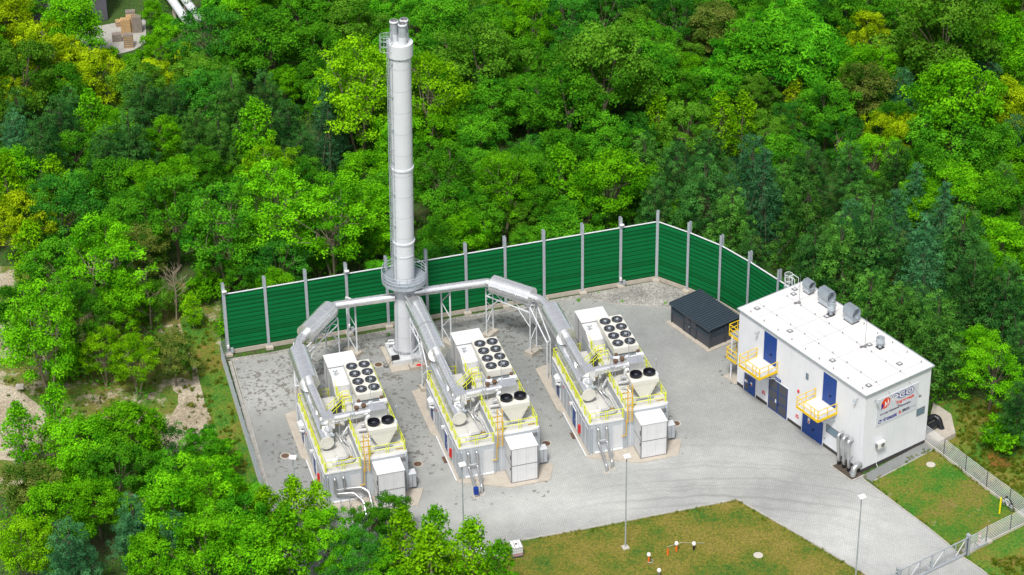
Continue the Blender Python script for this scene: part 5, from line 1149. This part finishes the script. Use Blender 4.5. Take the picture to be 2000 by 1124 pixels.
def clusters_to_mesh(name, C, RC, per, leaf, flat=.75, asp=.6, tint_sp=.26, droop=0, outw=.55, density=1.0, scat=(.45, 1.2)):
    P, N, S_, T_ = [], [], [], []
    for c, rc in zip(C, RC):
        k = int(per * (rc / RC.mean()) ** 2 * density); d = unit(k); d[:, 2] = np.where(d[:, 2] < -.45, -d[:, 2], d[:, 2])
        lump = 1 + .22 * np.sin(d[:, 0] * 5 + c[0]) * np.sin(d[:, 1] * 5 + c[1])
        r = rc * (rng.uniform(*scat, k)) * lump; p = c + d * r[:, None] * np.array([1, 1, flat]); p[:, 2] -= droop * (r / rc) ** 2 * rc
        P.append(p); nn = d * outw + unit(k) * .5 + np.array([0, 0, .45]); N.append(nn); S_.append(leaf * rng.uniform(.5, 1.5, k))
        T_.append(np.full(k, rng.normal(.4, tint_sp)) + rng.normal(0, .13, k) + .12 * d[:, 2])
    P = np.concatenate(P); return leaf_mesh(name, P, np.concatenate(N), np.concatenate(S_), np.concatenate(T_), asp)
def crown_broad(R0, rz, zc, n, rc, per=105, leaf=.36, top=.0, hollow=.55, lobes=5, droop=0, asp=.6, flat=.75):
    """lobed ellipsoid crown of leaf clumps"""
    ph = rng.uniform(0, 6.28, 3); C = []
    while len(C) < n:
        d = unit(1)[0]; 
        if d[2] < -.72: continue
        r = rng.uniform(hollow, 1) ** .6; az = math.atan2(d[1], d[0]); lob = 1 + .17 * math.sin(lobes * az + ph[0]) + .12 * math.sin(3 * az + ph[1] + 4 * d[2]) + .1 * math.sin(7 * d[2] + ph[2])
        if rng.random() < .16: lob *= rng.uniform(1.08, 1.28)
        p = np.array([d[0] * R0 * r * lob * (1 - top * max(0, d[2])), d[1] * R0 * r * lob * (1 - top * max(0, d[2])), zc + d[2] * rz * r * (lob if d[2] < .5 else 1)]); 
        if all(np.linalg.norm(p - q) > rc * .62 for q in C[-60:]) or rng.random() < .25: C.append(p)
    C = np.array(C); return clusters_to_mesh('crown', C, rng.uniform(rc * .65, rc * 1.3, n), per, leaf, droop=droop, asp=asp, flat=flat), C
def trunk_mb(zc, C, r=.2, n=12, multi=1, lean=0):
    b = MB()
    for m in range(multi):
        a = m * 6.28 / max(1, multi) + .5; o = Vector((math.cos(a), math.sin(a), 0)) * (.12 if multi > 1 else 0); top = Vector((math.cos(a) * (1.6 if multi > 1 else lean), math.sin(a) * (1.6 if multi > 1 else 0), zc * (1.0 if multi == 1 else .95)))
        mid = o.lerp(top, .5) + Vector((random.uniform(-.25, .25), random.uniform(-.25, .25), 0)); b.tube(o, mid, r, 8, r * .72); b.tube(mid, top, r * .72, 8, r * .35)
        idx = rng.choice(len(C), min(n, len(C)), replace=False)
        for i in idx:
            t = random.uniform(.35, .95); s = o.lerp(mid, t * 2) if t < .5 else mid.lerp(top, t * 2 - 1); q = Vector(C[i]); k = s.lerp(q, .5) + Vector((0, 0, .3)); rr = r * .38
            b.tube(s, k, rr, 6, rr * .7); b.tube(k, q, rr * .7, 5, rr * .3)
            for z in range(2): e = q + Vector((random.uniform(-.8, .8), random.uniform(-.8, .8), random.uniform(-.1, .6))); b.tube(k.lerp(q, .6), e, rr * .35, 4, .012)
    return b
def mesh_of(b, mat):
    o = b.build('trunk', mat); me = o.data; bpy.data.objects.remove(o); return me
VAR = {}
def reg(kind, crown, trunk, Rn, zc): VAR.setdefault(kind, []).append((crown, trunk, Rn, zc))
for k in range(7):
    me, C = crown_broad(rng.uniform(3.2, 3.9), rng.uniform(3.6, 4.6), 6.6, 100, rng.uniform(.65, .9), per=165, leaf=.235, hollow=rng.uniform(.4, .6), lobes=int(rng.integers(3, 7)), flat=rng.uniform(.65, .95)); reg('broad', me, mesh_of(trunk_mb(6.3, C, .2), 'bark'), 4.1, 6.9)
for k in range(4):   # tall open ash with visible pale stems
    me, C = crown_broad(3.7, 4.9, 7.9, 112, .76, per=135, leaf=.23, hollow=.42, lobes=4); reg('ash', me, mesh_of(trunk_mb(8.4, C, .14, 12, 3), 'pale_bark'), 4.2, 8.6)
for k in range(2):   # dense round
    me, C = crown_broad(3.7, 3.6, 5.8, 130, .66, per=105, leaf=.2, hollow=.8, lobes=6); reg('round', me, mesh_of(trunk_mb(5.5, C, .2), 'bark'), 4.1, 6.2)
for k in range(2):   # feathery with long drooping leaves
    me, C = crown_broad(3.9, 3.6, 6.6, 90, .95, per=140, leaf=.42, hollow=.5, lobes=5, droop=.25, asp=.3); reg('fern', me, mesh_of(trunk_mb(6, C, .18), 'bark'), 4.4, 6.8)
for k in range(2):   # slender young tree, pointed shoots
    n = 46; C = []
    for i in range(n):
        t = (i + .5) / n; rr = 1.9 * (math.sin(math.pi * min(1, .12 + t * .9)) ** .7) * rng.uniform(.4, 1.1); a = i * 2.4; C.append([rr * math.cos(a), rr * math.sin(a), 1.5 + 7.2 * t])
    C = np.array(C); me = clusters_to_mesh('crown', C, rng.uniform(.4, .8, n), 72, .28, flat=1.25); reg('slim', me, mesh_of(trunk_mb(8.3, C, .1, 14), 'pale_bark'), 2.4, 5.2)
for k in range(3):   # pine: whorled boughs of needle tufts, rounded top
    C = []; H_ = 11.0
    for j in range(12):
        z = 3.0 + j * .72; rr = 3.1 * (1 - ((z - 3.0) / 8.9) ** 1.15) ** .85 + .2; m = max(4, int(rr * 4.4)); 
        for i in range(m):
            a = i * 6.283 / m + j * 1.1 + rng.uniform(-.25, .25); q = rr * rng.uniform(.62, 1.12); C.append([q * math.cos(a), q * math.sin(a), z + .25 * q * .4 + rng.uniform(-.2, .3)])
            if rr > 1.5: q *= .55; C.append([q * math.cos(a + .3), q * math.sin(a + .3), z + .1])
    C = np.array(C); me = clusters_to_mesh('crown', C, rng.uniform(.32, .56, len(C)), 84, .22, flat=.85, asp=.3, tint_sp=.3, outw=1.0, scat=(.75, 1.08)); b = trunk_mb(10.5, C, .15, 16); reg('pine', me, mesh_of(b, 'bark_dark'), 3.4, 7.2)
for k in range(2):   # conical blue-green conifer
    C = []
    for j in range(17):
        z = 1.4 + j * .66; rr = 2.8 * (1 - (z - 1.4) / 11.6) ** .85 + .12; m = max(3, int(rr * 5))
        for i in range(m):
            a = i * 6.283 / m + j * .9 + rng.uniform(-.2, .2); 
            for f in (1.0, .62, .3): q = rr * f * rng.uniform(.88, 1.12); C.append([q * math.cos(a), q * math.sin(a), z - .12 * q])
    C = np.array(C); me = clusters_to_mesh('crown', C, rng.uniform(.26, .48, len(C)), 38, .22, flat=.6, asp=.3, tint_sp=.28, outw=1.0, droop=.1, scat=(.75, 1.08)); reg('spruce', me, mesh_of(trunk_mb(12.2, C[:60], .15, 10), 'bark'), 2.7, 6.0)
for k in range(2):   # bushy shrub
    me, C = crown_broad(1.7, 1.3, 1.5, 34, .6, per=80, leaf=.26, hollow=.4); reg('shrub', me, mesh_of(trunk_mb(1.2, C, .07, 8), 'bark'), 1.9, 1.4)
# kind code: variants, leaf material, words
KD = {'B': ('broad', 'leaf_bright', 'bright green leafy'), 'M': ('broad', 'leaf_mid', 'mid green leafy'), 'D': ('round', 'leaf_deep', 'dark green dense'), 'P': ('pine', 'needle_dark', 'dark green pine'), 'Q': ('pine', 'needle_mid', 'green pine'),
      'S': ('spruce', 'needle_blue', 'blue-green conifer'), 'Y': ('broad', 'leaf_yellow', 'yellow-green leafy'), 'L': ('ash', 'leaf_lime', 'lime green airy'), 'G': ('ash', 'leaf_bright', 'tall-stemmed bright green'), 'A': ('ash', 'leaf_mid', 'tall-stemmed mid green'), 'O': ('broad', 'leaf_olive', 'olive green leafy'),
      'F': ('fern', 'leaf_fern', 'feathery green'), 'W': ('fern', 'leaf_bright', 'feathery bright green'), 'T': ('slim', 'leaf_lime', 'slender lime green'), 'K': ('slim', 'leaf_bright', 'slender bright green'), 'R': ('broad', 'leaf_rust', 'rust-tinged green'), 'N': ('round', 'leaf_bright', 'rounded bright green'), 'U': ('shrub', 'leaf_bright', 'low bushy green'), 'X': ('pine', 'needle_blue', 'blue-green pine'), 'E': ('slim', 'leaf_yellow', 'slender yellow-green')}
KEY = '''298,22,26,B 296,78,18,U 215,108,20,U 250,118,18,U 278,108,16,U 415,470,26,K 445,500,22,T 400,540,26,K 375,600,24,T 250,620,26,T 480,480,28,G 620,470,40,G 470,530,36,M 500,505,34,B 560,500,34,M 610,492,36,B 650,500,30,M 700,480,36,M 735,470,34,B 850,462,34,M 900,450,36,B 950,440,34,M 1020,430,36,O 1085,425,34,M 1150,415,34,B 1235,405,34,M 1320,410,26,B 1390,440,30,P 330,60,34,B 40,150,75,O 20,40,60,Y 110,120,60,Y 140,40,70,B 90,80,55,Y 190,150,55,Y 238,168,30,E 300,150,48,Y 365,125,32,E 312,100,36,B 405,75,72,D 470,20,55,B 530,85,75,M 600,40,60,M 690,50,62,O 870,40,65,M 935,115,85,O 1035,65,58,B
1105,45,60,D 1180,25,60,D 1245,55,52,O 1320,45,60,D 1395,50,58,R 1440,120,62,F 1500,80,85,F 1590,105,80,F 1545,40,60,F 1655,25,60,M 1690,72,48,Y 1735,30,55,M 1850,70,105,O 1790,95,60,O 1955,100,75,B 1990,30,50,B 1620,40,50,D
30,262,42,X 20,190,50,Y 120,240,55,P 180,235,42,K 130,175,50,M 280,205,60,P 225,250,52,B 340,215,50,P 400,195,65,D 455,205,60,Q 520,190,50,P 565,245,52,P 642,250,48,S 700,170,88,L 840,185,75,L 770,240,50,O 905,245,55,M 960,200,60,M 1030,200,52,M 1110,210,80,M 1180,140,100,O 1265,140,72,M 1330,185,52,M
1385,170,50,F 1480,185,42,O 1552,190,28,E 1560,232,48,D 1615,215,58,M 1690,180,60,R 1745,240,50,M 1865,205,100,B 1850,260,80,M 1965,210,65,Y 1940,300,60,M 1985,330,50,B 30,340,55,B 85,300,60,P 145,300,50,M 210,300,55,P 255,285,60,P 320,280,50,B 385,270,52,Q 430,285,50,Q 500,270,50,K
590,300,50,P 110,375,45,T 165,375,50,M 220,365,60,M 285,370,60,B 345,350,52,B 400,335,50,M 466,330,38,N 530,335,60,L 590,345,50,A 120,405,75,D 45,430,65,Y 15,380,50,T 645,405,85,G 720,340,62,B 745,420,60,B 530,400,80,G 435,430,80,A 340,420,75,M 255,430,62,M 200,500,82,G 115,520,70,M 280,480,55,R 60,500,45,T
865,335,62,A 930,280,55,M 880,410,55,M 985,355,62,G 940,420,50,M 1095,345,46,K 1040,400,45,M 1190,355,80,B 1140,420,50,M 1280,400,50,P 1320,335,52,P 1385,300,52,P 1375,370,65,P 1260,320,50,Q 1470,345,66,X 1490,400,50,S 1430,420,55,Q 1575,335,60,P 1575,430,70,Q 1530,370,50,Q 1330,430,28,U 1285,235,35,T 1340,240,52,O 1410,230,38,T 1450,245,40,T 1500,250,45,O 1240,255,45,D 1185,270,60,M
1700,308,55,N 1722,262,46,Y 1770,270,50,Y 1640,262,50,D 1660,330,50,P 1750,340,50,Q 1810,330,60,M 1800,400,58,B 1875,370,70,B 1945,400,62,M 1785,410,42,S 1840,440,44,S 1700,470,80,P 1640,500,65,Q 1590,500,60,P 1750,520,60,P 1800,540,60,S 1745,460,48,S 1880,480,75,P 1965,480,62,B 1700,600,60,Q 1760,620,60,Q 1830,650,74,Q 1790,600,52,P 1900,560,70,P 1965,590,65,P 1940,720,66,N 1990,690,50,P 1990,800,46,P 1965,850,46,U
80,640,85,G 200,680,44,L 262,690,50,L 338,690,46,R 300,580,38,O 150,610,60,A 240,580,60,B 30,600,50,M 345,580,20,K 120,700,50,U 400,560,40,U
170,870,70,B 245,850,75,B 110,820,45,K 300,860,50,D 40,850,42,K 395,870,42,F 330,930,60,F 400,950,75,W 430,900,45,U 230,920,70,M 60,960,62,R 110,1010,75,B 50,1060,66,L 140,1085,70,X 190,980,55,B 260,1030,55,X 345,1000,85,B 300,1090,60,B 400,1080,85,B 345,1060,55,X 470,1010,60,F 490,1090,85,B 575,1000,45,T 520,1000,42,T 560,1080,60,K 640,1050,65,B 620,990,35,T 720,1030,42,M 760,1010,45,M 700,1090,60,D 790,1070,55,T 850,1050,45,K 840,1100,60,T 920,1080,55,T 975,1110,45,K 120,930,50,U 760,1110,50,B 455,960,36,U'''.split()
TREES = []   # (x, y, s, kind, variant)
for q in KEY:
    u, v, r, kd = q.split(','); u, v, r = float(u), float(v), float(r); vs = VAR[KD[kd][0]]; k = int(rng.integers(len(vs))); Rn, zc = vs[k][2], vs[k][3]
    h = 7.0
    for _ in range(4):
        p = at(u, v, h); dist = math.hypot(p.y, CAMH - h); Rm = r * dist / F_PX; s = Rm / Rn; h = zc * s
    TREES.append([p.x, p.y, s * 1.0, kd, k])
nkey = len(TREES)
def keep_off_wall(t):
    Rm = t[2] * VAR[KD[t[3]][0]][t[4]][2] * 1.12 + .3
    for _ in range(2):
        for a, b_ in zip(posts[:-1], posts[1:]):
            d = (b_ - a); L = d.length; d = d / L; n_ = Vector((-d.y, d.x, 0)); q = Vector((t[0], t[1], 0)) - a; sd = q.dot(n_); al = q.dot(d)
            if -.5 * Rm < al < L + .5 * Rm and -2 < sd < Rm: t[0] += n_.x * (Rm - sd); t[1] += n_.y * (Rm - sd)
for t in TREES:
    if proj((t[0], t[1], 0))[1] < 720: keep_off_wall(t)
wl = [(p.x, p.y) for p in posts]
CLEAR = [tuple(at(*p)[:2]) for p in [(372, 690), (380, 600), (432, 640)]] + [(p.x, p.y + 1.5) for p in posts] + [tuple(BP(BW + 3.5, BLEN)[:2]), tuple(BP(BW + 4.5, 0)[:2])] + [tuple(at(*p)[:2]) for p in [(1870, 780), (2100, 850), (2400, 1200), (2000, 1500), (400, 1500), (330, 900)]]
CLR2 = [[tuple(at(*p)[:2]) for p in q] for q in ([(-100, 700), (60, 740), (110, 800), (100, 880), (-100, 900)], [(-100, 530), (60, 520), (180, 540), (190, 590), (-100, 590)], [(190, 20), (300, 10), (315, 190), (200, 190)], [(-60, -40), (250, -60), (240, 60), (-60, 60)], [(320, -40), (410, -40), (400, 90), (320, 90)])]
fill = []
y = 176.0
while y < 318:
    x = -82.0
    while x < 82:
        px, py = x + rng.uniform(-1.6, 1.6), y + rng.uniform(-1.4, 1.4); x += 4.9
        u, v = proj((px, py, 6))
        if not (-90 < u < 2090 and -110 < v < 1190): continue
        if inside(px, py, CLEAR) or any(inside(px, py, c) for c in CLR2): continue
        if min(math.hypot(px - a, py - b) for a, b in wl) < 3.2: continue
        if v > 520 and u < 470: continue
        if min(math.hypot(px - t[0], py - t[1]) for t in TREES[:nkey]) < 4.0: continue
        if u > 1400 and 150 < v < 900: kd = 'PQPQMXBM'[int(rng.integers(8))]
        elif v < 320 and v > 190 and u < 620: kd = 'PPPQM'[int(rng.integers(5))]
        else: kd = 'MMBMADOFB'[int(rng.integers(9))]
        vs = VAR[KD[kd][0]]; k = int(rng.integers(len(vs))); TREES.append([px, py, rng.uniform(.5, .88), kd, k]); keep_off_wall(TREES[-1])
    y += 4.2
def ordw(n):
    a = ['zeroth', 'first', 'second', 'third', 'fourth', 'fifth', 'sixth', 'seventh', 'eighth', 'ninth', 'tenth', 'eleventh', 'twelfth', 'thirteenth', 'fourteenth', 'fifteenth', 'sixteenth', 'seventeenth', 'eighteenth', 'nineteenth']
    if n < 20: return a[n]
    t = {2: 'twent', 3: 'thirt', 4: 'fort', 5: 'fift'}[n // 10]; return t + 'ieth' if n % 10 == 0 else t + 'y-' + a[n % 10]
rows = {}
for t in TREES:
    Rn, zc = VAR[KD[t[3]][0]][t[4]][2:]; u, v = proj((t[0], t[1], zc * t[2])); t += [u, v]
    if v > 520 and u < 1050: reg_ = 'left' if v < 790 else 'front'
    elif u > 1560 and v > 430: reg_ = 'right'
    else: reg_ = 'back'
    rows.setdefault((reg_, int(v // 48)), []).append(t)
WHERE = {'left': 'of the left trees', 'front': 'of the near trees', 'right': 'of the right wood', 'back': 'of the back wood'}
bands = {}
for r_, k in rows: bands.setdefault(r_, []).append(k)
ntree = 0
for (r_, k), ts in rows.items():
    n = sorted(bands[r_]).index(k) + 1
    for j, t in enumerate(sorted(ts, key=lambda t: t[5])):
        x, y, s, kd, vi, u, v = t; cm, tm, Rn, zc = VAR[KD[kd][0]][vi]
        words = KD[kd][2]; nm = 'pine_tree' if kd in 'PQX' else 'spruce_tree' if kd == 'S' else 'shrub' if kd == 'U' else 'leafy_tree'
        what = '' if words.endswith('pine') or words.endswith('conifer') else (' shrub' if kd == 'U' else ' tree')
        T = thing(nm, f'{words}{what}, {ordw(j + 1)} from the left in the {ordw(n)} row {WHERE[r_]}', 'shrub' if kd == 'U' else 'tree', (x, y, -.05), rng.uniform(0, 6.28), 'trees and shrubs of the wood')
        w = rng.uniform(.94, 1.06); T.scale = (s * w, s / w, s * rng.uniform(.94, 1.06))
        c = bpy.data.objects.new('crown', cm); COL.objects.link(c); c.parent = T
        if not cm.materials: cm.materials.append(None)
        c.material_slots[0].link = 'OBJECT'; c.material_slots[0].material = MATS[KD[kd][1]]
        q = bpy.data.objects.new('trunk', tm); COL.objects.link(q); q.parent = T; ntree += 1
print('TREES', nkey, ntree)
# bare dying trees at the left of the wall
for u, v, h, lab in ((345, 625, 6.5, 'bare dead tree with thin pale branches left of the noise wall'), (295, 650, 7.5, 'half bare tree with pale stems further left of the noise wall')):
    p = at(u, v); T = thing('dead_tree', lab, 'tree', p); b = MB(); b.tube((0, 0, 0), (.2, 0, h * .5), .11, 7, .07); b.tube((.2, 0, h * .5), (0, 0, h), .07, 6, .02)
    for k in range(26):
        z = h * random.uniform(.25, .95); a = random.uniform(0, 6.28); L = (h - z) * .35 + .7; s = Vector((.1, 0, z)); e = s + Vector((math.cos(a) * L, math.sin(a) * L, L * .9)); b.tube(s, e, .04, 5, .012); m = s.lerp(e, .55); b.tube(m, m + Vector((random.uniform(-.5, .5), random.uniform(-.5, .5), .7)), .02, 4, .008)
    b.build('branches', 'pale_bark', T)
# undergrowth, weeds and long grass (nobody could count them)
def scatter(name, lab, cat, pts, hr, per, leaf, mat, asp=.5, flat=.7):
    C = np.array([[p[0], p[1], hr * .35] for p in pts]); me = clusters_to_mesh(name, C, rng.uniform(.5, 1.4, len(C)) * hr, per, leaf, flat=flat, asp=asp, tint_sp=.25)
    o = bpy.data.objects.new(name, me); COL.objects.link(o); me.materials.append(MATS[mat]); tag(o, lab, cat, None, 'stuff'); return o
pts = []; 
while len(pts) < 2000:
    x, y = rng.uniform(-75, 75), rng.uniform(176, 312)
    u, v = proj((x, y, 0))
    if not (-60 < u < 2060 and -60 < v < 1180) or inside(x, y, CLEAR) or any(inside(x, y, c) for c in CLR2): continue
    if v > 520 and u < 470 and rng.random() < .35: continue
    pts.append((x, y))
scatter('undergrowth', 'leafy green undergrowth covering the forest floor', 'undergrowth', pts, 1.25, 60, .28, 'leaf_mid')
pts = []
for k in range(260):
    i = int(rng.integers(0, 15)); a, b_ = posts[i], posts[i + 1]; q = a.lerp(b_, rng.random()); n_ = Vector((-(b_ - a).y, (b_ - a).x, 0)).normalized(); q = q + n_ * rng.uniform(2.7, 5.5); pts.append((q.x, q.y))
scatter('hedge_growth', 'bramble growth along the outer side of the noise wall', 'undergrowth', pts, 1.3, 60, .3, 'leaf_bright')
pts = []
edge = [at(*p) for p in [(390, 640), (420, 700), (440, 780), (470, 900), (500, 980)]]
for k in range(220):
    u, v = rng.uniform(375, 500), rng.uniform(600, 960)
    if u > 432 + (v - 703) * .303 - 6: continue
    p = at(u, v); pts.append((p.x, p.y))
for k in range(1500):
    u, v = rng.uniform(1830, 2030), rng.uniform(790, 1124)
    if v > 880 and u < 1822 + (v - 878) * 1.33 and v < 1090: continue
    if v >= 1060 and u < 1900 + (v - 1060): continue
    p = at(u, v)
    if u < 1870 and v < 870: continue
    pts.append((p.x, p.y))
for k in range(260):
    u, v = rng.uniform(0, 420), rng.uniform(600, 900); p = at(u, v); pts.append((p.x, p.y))
scatter('weeds', 'tufts of weeds in the rough grass', 'weeds', pts, .2, 30, .2, 'weed', asp=.3, flat=1.0)
pts = [tuple(at(*p)[:2]) for p in [(478, 695), (760, 655), (1400, 610), (1170, 572), (1215, 590), (1322, 600), (1130, 588), (1880, 915), (1855, 900), (1300, 593)]]
scatter('gravel_weeds', 'small weeds growing through the gravel by the noise wall', 'weeds', pts, .22, 26, .16, 'leaf_bright')
pts = []
for line in (YARD_KERB_R, LOW_KERB, [(1703, 944), (1822, 881)], [(1810, 874), (1990, 1012)]):
    for a, b_ in zip(line, line[1:]):
        A, B = at(*a), at(*b_); L = (B - A).length; n_ = Vector((-(B - A).y, (B - A).x, 0)).normalized() * (1 if line is not LOW_KERB else 1)
        for k in range(int(L * 2.2)):
            q = A.lerp(B, rng.random()) + (n_ if line is LOW_KERB else n_) * rng.uniform(.08, .35) * (1 if rng.random() < .8 else 2); 
            if not inside(q.x, q.y, yard_w): pts.append((q.x, q.y))
            else:
                q = q - 2 * (n_ * .3); 
                if not inside(q.x, q.y, yard_w): pts.append((q.x, q.y))
scatter('edge_grass', 'ragged grass tufts along the kerbs of the lawns', 'grass', pts, .13, 18, .14, 'weed', asp=.3, flat=1.0)
p = at(1955, 905); pts = [(p.x + rng.uniform(-1, 1), p.y + rng.uniform(-1, 1)) for k in range(9)]
scatter('dry_grass', 'patch of dry straw-coloured grass right of the wire fence', 'grass', pts, .4, 50, .4, 'straw', asp=.12) if 'straw' in MATS else None
